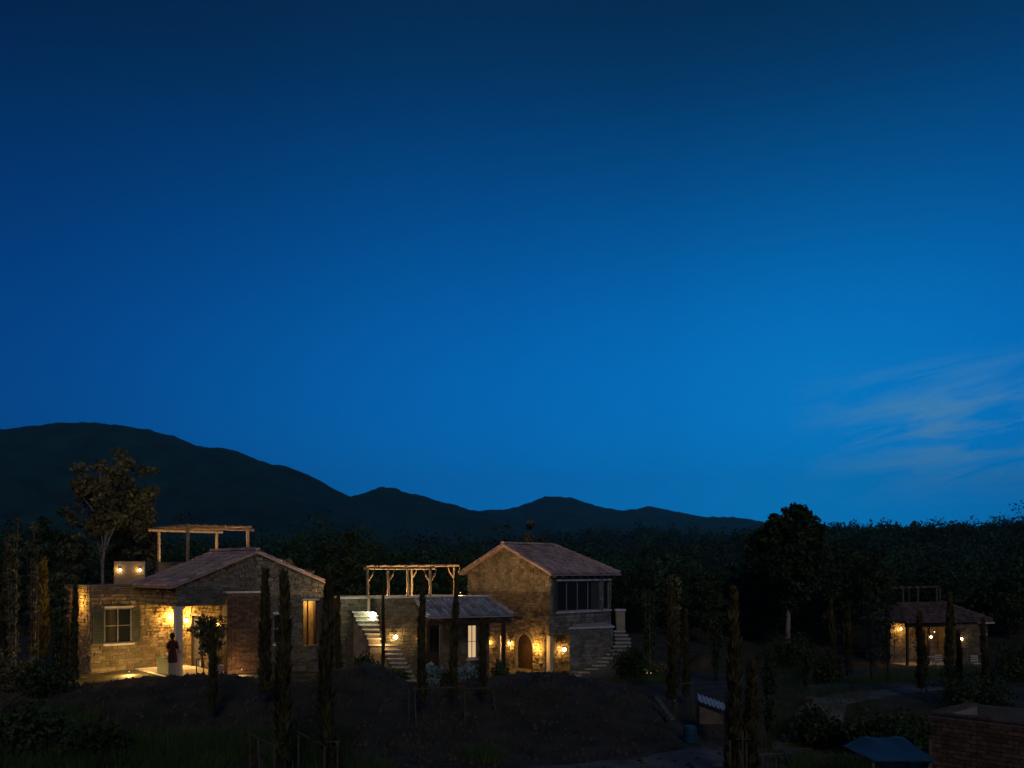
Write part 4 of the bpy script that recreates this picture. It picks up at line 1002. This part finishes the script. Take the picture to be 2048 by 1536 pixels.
for hnd, sgn, dv in ((21, 1, Vector((0, .9, -.2))), (22, -1, Vector((0, .3, -.9)))):
    for k, (o_, l_) in enumerate(((-.028, .055), (-.01, .07), (.009, .075), (.026, .065), (.045, .04))):
        b = Vector(bodyV[hnd]); dvn = dv.normalized()
        q = b+Vector((o_, 0, 0))+dvn*(.03 if k < 4 else -.01); e = q+dvn*l_+(Vector((.03*sgn, 0, 0)) if k == 4 else Vector((0, 0, -.01)))
        bodyV += [tuple(q), tuple(e)]; bodyE += [(hnd, len(bodyV)-2), (len(bodyV)-2, len(bodyV)-1)]; bodyR += [.011, .008]
me = bpy.data.meshes.new('body'); me.from_pydata([Vector(v) for v in bodyV], bodyE, [])
bo = link('body', me, None, PS); me.materials.append(M['skin'])
me.skin_vertices.new() if hasattr(me.skin_vertices, 'new') and not me.skin_vertices else None
sm = bo.modifiers.new('Skin', 'SKIN')
for i, r_ in enumerate(bodyR): me.skin_vertices[0].data[i].radius = (r_, r_*.85 if i < 4 else r_)
me.skin_vertices[0].data[0].use_root = True
sb = bo.modifiers.new('Sub', 'SUBSURF'); sb.levels = 1; sb.render_levels = 2
def loft(rings, name, m, parent, n=16):
    L = ROOTLOC[parent.name]; mb = MB(); vs = []; fs = []
    for (cx, cy, z, rx, ry) in rings:
        for k in range(n):
            a = 2*math.pi*k/n; f = 1+.05*math.sin(a*5)*(1 if name == 'skirt' and z < .6 else 0); vs.append((L.x+cx+rx*f*math.cos(a), L.y+cy+ry*f*math.sin(a), L.z+z))
    for i in range(len(rings)-1):
        for k in range(n): fs.append((i*n+k, i*n+(k+1) % n, (i+1)*n+(k+1) % n, (i+1)*n+k))
    fs.append(tuple(range((len(rings)-1)*n, len(rings)*n)))
    mb.add(vs, fs); return mb.build(name, m, parent, smooth=True)
loft([(0, 0, .08, .20, .19), (0, 0, .3, .19, .18), (0, 0, .6, .18, .17), (0, 0, .85, .185, .165), (0, 0, .98, .15, .13)], 'skirt', M['skirt'], PS)
loft([(0, 0, .60, .215, .20), (0, 0, .80, .205, .185), (0, 0, .92, .185, .165), (0, 0, 1.05, .15, .135), (0, 0, 1.22, .17, .14), (0, 0, 1.34, .175, .125), (0, 0, 1.41, .10, .08), (0, 0, 1.44, .06, .055)], 'top', M['top'], PS)
for s in (1, -1):
    L = ROOTLOC[PS.name]; MB().tube([L+Vector((s*.14, 0, 1.36)), L+Vector((s*.18, 0, 1.30)), L+Vector((s*.235, .02, 1.12))], [.06, .068, .06], 10).build('sleeve', M['top'], PS, smooth=True)
loft([(0, -.02, 1.46, .07, .06), (0, -.015, 1.52, .10, .10), (0, -.01, 1.58, .11, .115), (0, 0, 1.64, .10, .105), (0, 0, 1.685, .055, .06)], 'hair', M['hair'], PS)
MB().ball((px_, py_-.13, pz_+1.60), .055).build('hair_bun', M['hair'], PS, smooth=True)

# ------------------------------------------------------------------ plants near the houses
def make_shrub(name, label, px, d, r, h, seed, leafm='leaf', k=26, n=45, size=.06, cat_='shrub', group=None, flat=0, upb=.4):
    rs = np.random.RandomState(seed); loc = at(px, d); t = thing(name, label, cat_, loc, group)
    P = crown_pts(rs, r, r, h*.5, h*.5, k, .4); mb = MB()
    for q in P[:12]: mb.tube([(0, 0, 0), (q[0]*.5, q[1]*.5, q[2]*.6), tuple(q)], [.02, .014, .005], 4)
    me = bpy.data.meshes.new('stems'); me.from_pydata([tuple(v) for v in mb.v], [], mb.f); link('stems', me, M['darkbark'], t)
    V, F, T_ = leafcloud(P, np.full((len(P), 3), r*.5), n, size, rs, upbias=upb); V[:, 2] = np.maximum(V[:, 2], .0)
    link('foliage', npmesh('foliage', V, F, T_), M[leafm], t); return t
# small tree in a pot before the porch
x0, y0, z0 = PX(418, 31.6), 31.6, .45
make_tree('potted_tree', 'small round-crowned tree in front of the lit porch of the left house', 'tree', (x0, y0, z0), PZ(1226, 31.6)-z0, .62, 1.0, k=34, n=52, size=.065, seed=71, tr=.03, cs=.8, leafm='olive', gap=.05)
pt = thing('flower_pot', 'tapered clay pot with spiky leaves left of the brick pier', 'plant pot', (PX(436, 31.9), 31.9, .45))
x1, y1 = PX(436, 31.9), 31.9
MB().tube([(x1, y1, .42), (x1, y1, .75), (x1, y1, .98)], [.11, .17, .21], 14).build('pot', M['tile'], pt, smooth=False)
mb = MB()
for k in range(16):
    a = k*2.4; e = (x1+math.cos(a)*.25, y1+math.sin(a)*.25, 1.35+.1*math.sin(k)); mb.tube([(x1, y1, .95), ((x1+e[0])/2, (y1+e[1])/2, 1.25), e], [.02, .018, .003], 4)
mb.build('leaves', M['olive'], pt)
make_shrub('shrub', 'dark bush filling the space under the stair landing of the terrace house', 728, 33.6, .62, 1.0, 80, 'leaf', 40, 60, .06)
make_shrub('shrub', 'leafy green shrub at the foot of the curved stairs', 1262, 36.5, .75, 1.1, 81, 'leaf', 34, 60, .07)
make_shrub('shrub', 'yellowish bush beside the curved stairs, behind the green shrub', 1282, 40, .5, .95, 82, 'olive', 20, 40, .07)
make_shrub('shrub', 'low pale-lit shrub with bright ground below, right of the curved stairs', 1310, 38, .55, .7, 83, 'olive', 20, 40, .06)
for i, (px, d, r, h, lm, lab) in enumerate([(858, 33.2, .28, .95, 'flower', 'blue-white flowering plant below the dark porch door, leftmost'), (880, 33.0, .38, .80, 'flower', 'blue-white flowering plant below the brown porch post'), (900, 32.8, .3, .7, 'leaf', 'green plant between the flowering plants under the porch'), (930, 33.4, .42, .95, 'flower', 'blue-white flowering plant below the lit narrow window'), (955, 33.5, .3, .8, 'leaf', 'green plant right of the flowering ones by the porch'), (1000, 35.5, .35, .9, 'leaf', 'dark plant at the foot of the passage lamps'), (805, 33.6, .35, .55, 'leaf', 'low leafy plant against the lower stairs of the terrace house'), (785, 33.8, .28, .7, 'olive', 'yellow-lit plant against the middle of the terrace stairs')]):
    make_shrub('garden_plant', lab, px, d, r, h, 90+i, lm, 18, 46, .06, 'plant', 'plants along the house fronts', upb=.9)
for i, (px, d, r, h, lab) in enumerate([(1622, 27, .85, .95, 'round dark bush in the open ground at right'), (1700, 26, .8, .8, 'lower bush right of the round dark bush'), (1585, 46, 1.2, 1.2, 'bush at the right foot of the grassy heap'), (1650, 40, 1.0, 1.1, 'bush between the grassy heap and the cypress pair'), (1760, 24, .9, .9, 'dark bush behind the blue tarpaulin'), (1830, 26, 1.0, .8, 'leafy bush left of the brick enclosure'), (1950, 30, 1.2, .8, 'wide low bush behind the brick enclosure'), (2030, 36, 1.2, 1.2, 'bush at the right edge behind the brick enclosure'), (20, 29, .9, 1.2, 'shrub with yellowish leaves at the left edge'), (90, 26, .8, .9, 'dark shrub near the fallen pole at left'), (60, 21, .9, .9, 'dark shrub low at the left edge of the garden'), (190, 20.5, .7, .6, 'leafy shrub low at bottom left')]):
    make_shrub('bush', lab, px, d, r, h, 110+i, 'leaf' if i != 8 else 'olive', 30, 60, .075, 'bush')
# grass (uncountable)
def grasspatch(label, regs, seed, m='grass', hh=.35, thr=.38):
    rs = np.random.RandomState(seed); VV = []
    for (px0, px1, d0, d1, n) in regs:
        d = rs.uniform(d0, d1, n); px = rs.uniform(px0, px1, n); x = (px-1024)/FPX*d
        keep = (vnoise(x, d, 1.3, seed) > thr); x = x[keep]; d = d[keep]; z = height(x, d)
        h = hh*rs.uniform(.4, 1.4, len(x)); a = rs.uniform(0, 6.28, len(x)); w = rs.uniform(.006, .014, len(x)); l = rs.normal(size=(len(x), 2))*.35*h[:, None]
        b = np.stack([x, d, z-.02], 1); sd = np.stack([np.cos(a)*w, np.sin(a)*w, a*0], 1)
        VV.append(np.stack([b-sd, b+sd, b+np.stack([l[:, 0], l[:, 1], h], 1)], 1).reshape(-1, 3))
    V = np.concatenate(VV); return tag(link('grass', npmesh('grass', V, np.arange(len(V)).reshape(-1, 3)), M[m]), label, 'grass', kind='stuff')
grasspatch('tall green grass along the bottom left of the garden', [(130, 700, 17.5, 22.0, 14000), (640, 1010, 17.5, 20.5, 5000), (-20, 200, 19, 24, 4000), (1480, 1760, 17, 21, 5000)], 5)
grasspatch('short grass on the heap and lawn at right', [(1490, 1640, 44, 49, 5000), (1560, 2048, 36, 46, 14000), (1240, 1350, 34, 40, 3000), (1480, 1760, 24, 34, 5000)], 6, hh=.22)
grasspatch('sparse dry weeds growing on the soil mound', [(120, 1250, 20.5, 26.5, 5200)], 8, m='drygrass', hh=.16, thr=.56)
# soil clods over the mound
rs = np.random.RandomState(3); n = 6000; x = rs.uniform(-15, 10, n); y = rs.uniform(19, 28, n); z = height(x, y); s = .012+.10*rs.uniform(0, 1, n)**3
oc = np.array([(1, 0, 0), (-1, 0, 0), (0, 1, 0), (0, -1, 0), (0, 0, 1), (0, 0, -1)], float); of = np.array([(0, 2, 4), (2, 1, 4), (1, 3, 4), (3, 0, 4), (2, 0, 5), (1, 2, 5), (3, 1, 5), (0, 3, 5)])
V = (np.stack([x, y, z], 1)[:, None, :]+oc[None]*s[:, None, None]*rs.uniform(.6, 1.3, (n, 6, 1))).reshape(-1, 3); F = (of[None]+np.arange(n)[:, None, None]*6).reshape(-1, 3)
tag(link('soil_clods', npmesh('soil_clods', V, F), M['clod']), 'loose clods of dark soil scattered over the long mound', 'soil', kind='stuff')

# ------------------------------------------------------------------ stakes tied round the young trees
def stakes(label, posts, rails, name='tree_stakes'):
    """posts: (px, ytop, d) ; rails: pairs of ((px,y,d),(px,y,d))"""
    p0 = posts[0]; t = thing(name, label, 'tree stakes', at(p0[0], p0[2]), 'timber stakes holding the young cypresses')
    for (px, yt, d, *ln) in posts:
        x = PX(px, d); l_ = ln[0] if ln else 0
        MB().tube([(x+l_, d, gz(x, d)-.1), (x, d, PZ(yt, d))], .02, 6).build('stake', M['stake'], t)
    for (a, b) in rails: MB().tube([pp(*a), pp(*b)], .016, 6).build('rail', M['stake'], t)
stakes('four-legged stake frame around the middle and left cypresses below the left house', [(500, 1478, 18.8), (516, 1476, 18.2, .05), (549, 1490, 17.4), (585, 1486, 18.3)], [((495, 1466, 19.), (552, 1494, 17.4)), ((549, 1490, 17.4), (588, 1484, 18.3))])
stakes('stake frame at the foot of the rightmost close cypress below the left house', [(597, 1470, 17.8), (649, 1492, 16.4), (675, 1484, 16.8)], [((595, 1464, 17.8), (618, 1476, 17.4)), ((630, 1484, 17), (680, 1483, 16.8)), ((638, 1486, 16.8), (652, 1494, 16.4))])
stakes('long stake frame joining the cypresses before the blue-grey roof', [(818, 1374, 23.4), (829, 1372, 22.8, .05), (930, 1376, 23.), (985, 1376, 23.6, .1)], [((826, 1378, 22.9), (932, 1374, 23.)), ((930, 1377, 23.), (990, 1376, 23.6))])
stakes('stake frame around the cypress beyond the curved stairs', [(1352, 1368, 28), (1386, 1364, 28.3)], [((1350, 1370, 28), (1388, 1364, 28.3))])
stakes('tall leaning stakes at the near cypress left of the bush', [(1460, 1480, 16.7), (1485, 1462, 16.6), (1493, 1462, 17.4), (1478, 1500, 16.2, .3)], [((1474, 1478, 16.5), (1500, 1478, 17.4))])
stakes('low stake frame right of the near cypresses', [(1525, 1512, 16.6), (1552, 1516, 16.9)], [((1522, 1512, 16.6), (1560, 1507, 17.1))])
stakes('stake frame around the thin trees at far left', [(148, 1385, 25.5), (50, 1330, 29), (76, 1228, 31)], [((45, 1228, 31), (78, 1227, 31)), ((10, 1370, 28), (85, 1368, 28))])
stakes('pale stakes around the pot tree below the porch', [(393, 1320, 30.5), (407, 1322, 30), (415, 1350, 26.5, .25)], [((390, 1318, 30.5), (412, 1318, 30.)), ((392, 1345, 29.8), (418, 1352, 29))])
fp_ = MB().tube([pp(2, 1419, 24), pp(48, 1385, 26)], .03, 6).build('fallen_pole', M['stake']); tag(fp_, 'thin pole leaning low at the left edge of the garden', 'pole')

# ------------------------------------------------------------------ brick enclosure, tarpaulin, building leftovers
B = Fr(PX(1862, 17.2), 17.2, R(-47)); BT = PZ(1428, 17.2)
BE = thing('brick_enclosure', 'unfinished roofless red-brick enclosure at the bottom right corner', 'brick wall', B.p(1, .5, 0))
B.box(B.box(B.box(MB(), 0, 2.2, 0, .2, -.3, BT), 0, .2, .2, 2.0, -.3, BT), .2, 2.2, 1.8, 2.0, -.3, BT).build('wall_core', M['mortar2'], BE)
bricks(B, None, BE, 0, 2.1, .0, .32, BT-.0, l=.21, h=.082, gap=.012, seed=5, w=.025)
for k in range(10): box1(B, 'coping_brick', M['brick'], BE, k*.215+.004, k*.215+.207, -.03, .2, BT+.003, BT+.03+rnd.uniform(0, .03))
for k in range(8): box1(B, 'coping_brick', M['brick'], BE, -.02, .2, .21+k*.215, .21+k*.215+.205, BT+.003, BT+.03+rnd.uniform(0, .03))
B.box(MB(), .203, .22, .2, 1.78, .2, BT-.02).build('inner_render', M['plaster'], BE); B.box(MB(), .225, 2.2, 1.78, 1.797, .2, BT-.02).build('inner_render', M['greyplaster'], BE)
# tarpaulin lean-to
d0 = 16.2; tp = thing('tarpaulin_shelter', 'low shelter covered with a sagging blue tarpaulin beside the brick enclosure', 'tarpaulin', at(1800, d0))
n = 16; vs = []; 
for j in range(n+1):
    for i in range(n+1):
        u = i/n; v = j/n
        xl = PX(1738+(1866-1738)*u, 15.9); yy = 15.7+v*1.5
        z = PZ(1520, 15.8)*(1-v)+PZ(1474, 17.2)*v; z += .018*math.sin(u*11+v*4)*v-.03*math.sin(math.pi*u)*math.sin(math.pi*v)-(.16*(max(0, .35-u)/.35)**1.3)*v
        vs.append((xl+.02*math.sin(v*9), yy, z))
fs = [(j*(n+1)+i, j*(n+1)+i+1, (j+1)*(n+1)+i+1, (j+1)*(n+1)+i) for j in range(n) for i in range(n)]
mb = MB(); mb.add(vs, fs); ta = mb.build('tarpaulin', M['tarp'], tp, smooth=True); so2 = ta.modifiers.new('thick', 'SOLIDIFY'); so2.thickness = .006
for (px, d, y) in ((1746, 15.8, 1522), (1860, 15.8, 1522), (1860, 17.1, 1478), (1765, 17.1, 1496)): MB().tube([(PX(px, d), d, gz(PX(px, d), d)-.1), pp(px, y, d)], .03, 6).build('post', M['board'], tp)
# corrugated sheets
d = 26; sc_ = thing('metal_sheets', 'pale corrugated metal sheet lying tilted on a dark heap, catching sky light', 'metal sheet', at(1422, d))
vs = []; K = 40
for j in range(2):
    for i in range(K+1):
        u = i/K; x = PX(1394+56*u, d)+j*.18; y = d+j*1.0; z = PZ(1399+20*u, d)+j*.06+.025*math.sin(u*K*1.05)
        vs.append((x, y-.2, z))
mb = MB(); mb.add(vs, [(i, i+1, K+1+i+1, K+1+i) for i in range(K)]); so3 = mb.build('sheet', M['sheet'], sc_).modifiers.new('thick', 'SOLIDIFY'); so3.thickness = .01
mb = MB(); mb.prism([(PX(1398, d), d-.1), (PX(1445, d), d-.1), (PX(1449, d), d+.7), (PX(1402, d), d+.7)], -.1, [PZ(1412, d), PZ(1430, d), PZ(1430, d)+.05, PZ(1412, d)+.05]).build('timber_stack', M['board'], sc_)
pl = MB(); pl.slab([pp(1308, 1396, 25.5), pp(1316, 1394, 25.6), pp(1350, 1438, 23.6), pp(1341, 1441, 23.5)], (0, .02, .03)); tag(pl.build('plank', M['board']), 'weathered plank lying down the right end of the mound', 'plank')
x0, y0, z0 = at(1380, 22.3); dm = thing('blue_drum', 'blue plastic drum standing by the gravel path', 'drum', (x0, y0, z0))
MB().tube([(x0, y0, z0), (x0, y0, z0+.04), (x0, y0, z0+.2), (x0, y0, z0+.22), (x0, y0, z0+.38), (x0, y0, z0+.42)], [.15, .17, .17, .18, .17, .15], 16).build('barrel', M['drum'], dm); MB().tube([(x0, y0, z0+.42), (x0, y0, z0+.44)], [.14, .13], 16).build('lid', M['drum'], dm)
# small ground lights near the curved stairs
for i, px in enumerate((1286, 1294, 1302)):
    x0, y0, z0 = at(px, 36.5); t = thing('garden_light', ['leftmost', 'middle', 'rightmost'][i]+' of three tiny white ground lights right of the curved stairs', 'light', (x0, y0, z0), 'tiny ground lights right of the stairs')
    MB().tube([(x0, y0, z0), (x0, y0, z0+.2)], .02, 6).build('stem', M['metal'], t); MB().ball((x0, y0, z0+.22), .016).build('bulb', M['dimbulb'], t)
    if i == 1:
        L = bpy.data.lights.new('lamp_light', 'POINT'); o = bpy.data.objects.new('lamp_light', L); scn.collection.objects.link(o); L.energy = .6; L.color = (1, .85, .6); L.shadow_soft_size = .05; o.parent = t; o.location = (0, -.1, .35)

# ------------------------------------------------------------------ evening haze
hz = MB().prism([(-2600, -60), (2600, -60), (2600, 4000), (-2600, 4000)], -45, 420).build('haze', None)
hm = bpy.data.materials.new('haze'); hm.use_nodes = True; hn = hm.node_tree.nodes; hn.remove(hn['Principled BSDF'])
pvn = hn.new('ShaderNodeVolumePrincipled'); pvn.inputs['Density'].default_value = .00016; pvn.inputs['Color'].default_value = (.5, .9, .8, 1); pvn.inputs['Anisotropy'].default_value = .35
hm.node_tree.links.new(pvn.outputs[0], hn['Material Output'].inputs['Volume']); hz.data.materials.append(hm); hz['kind'] = 'stuff'
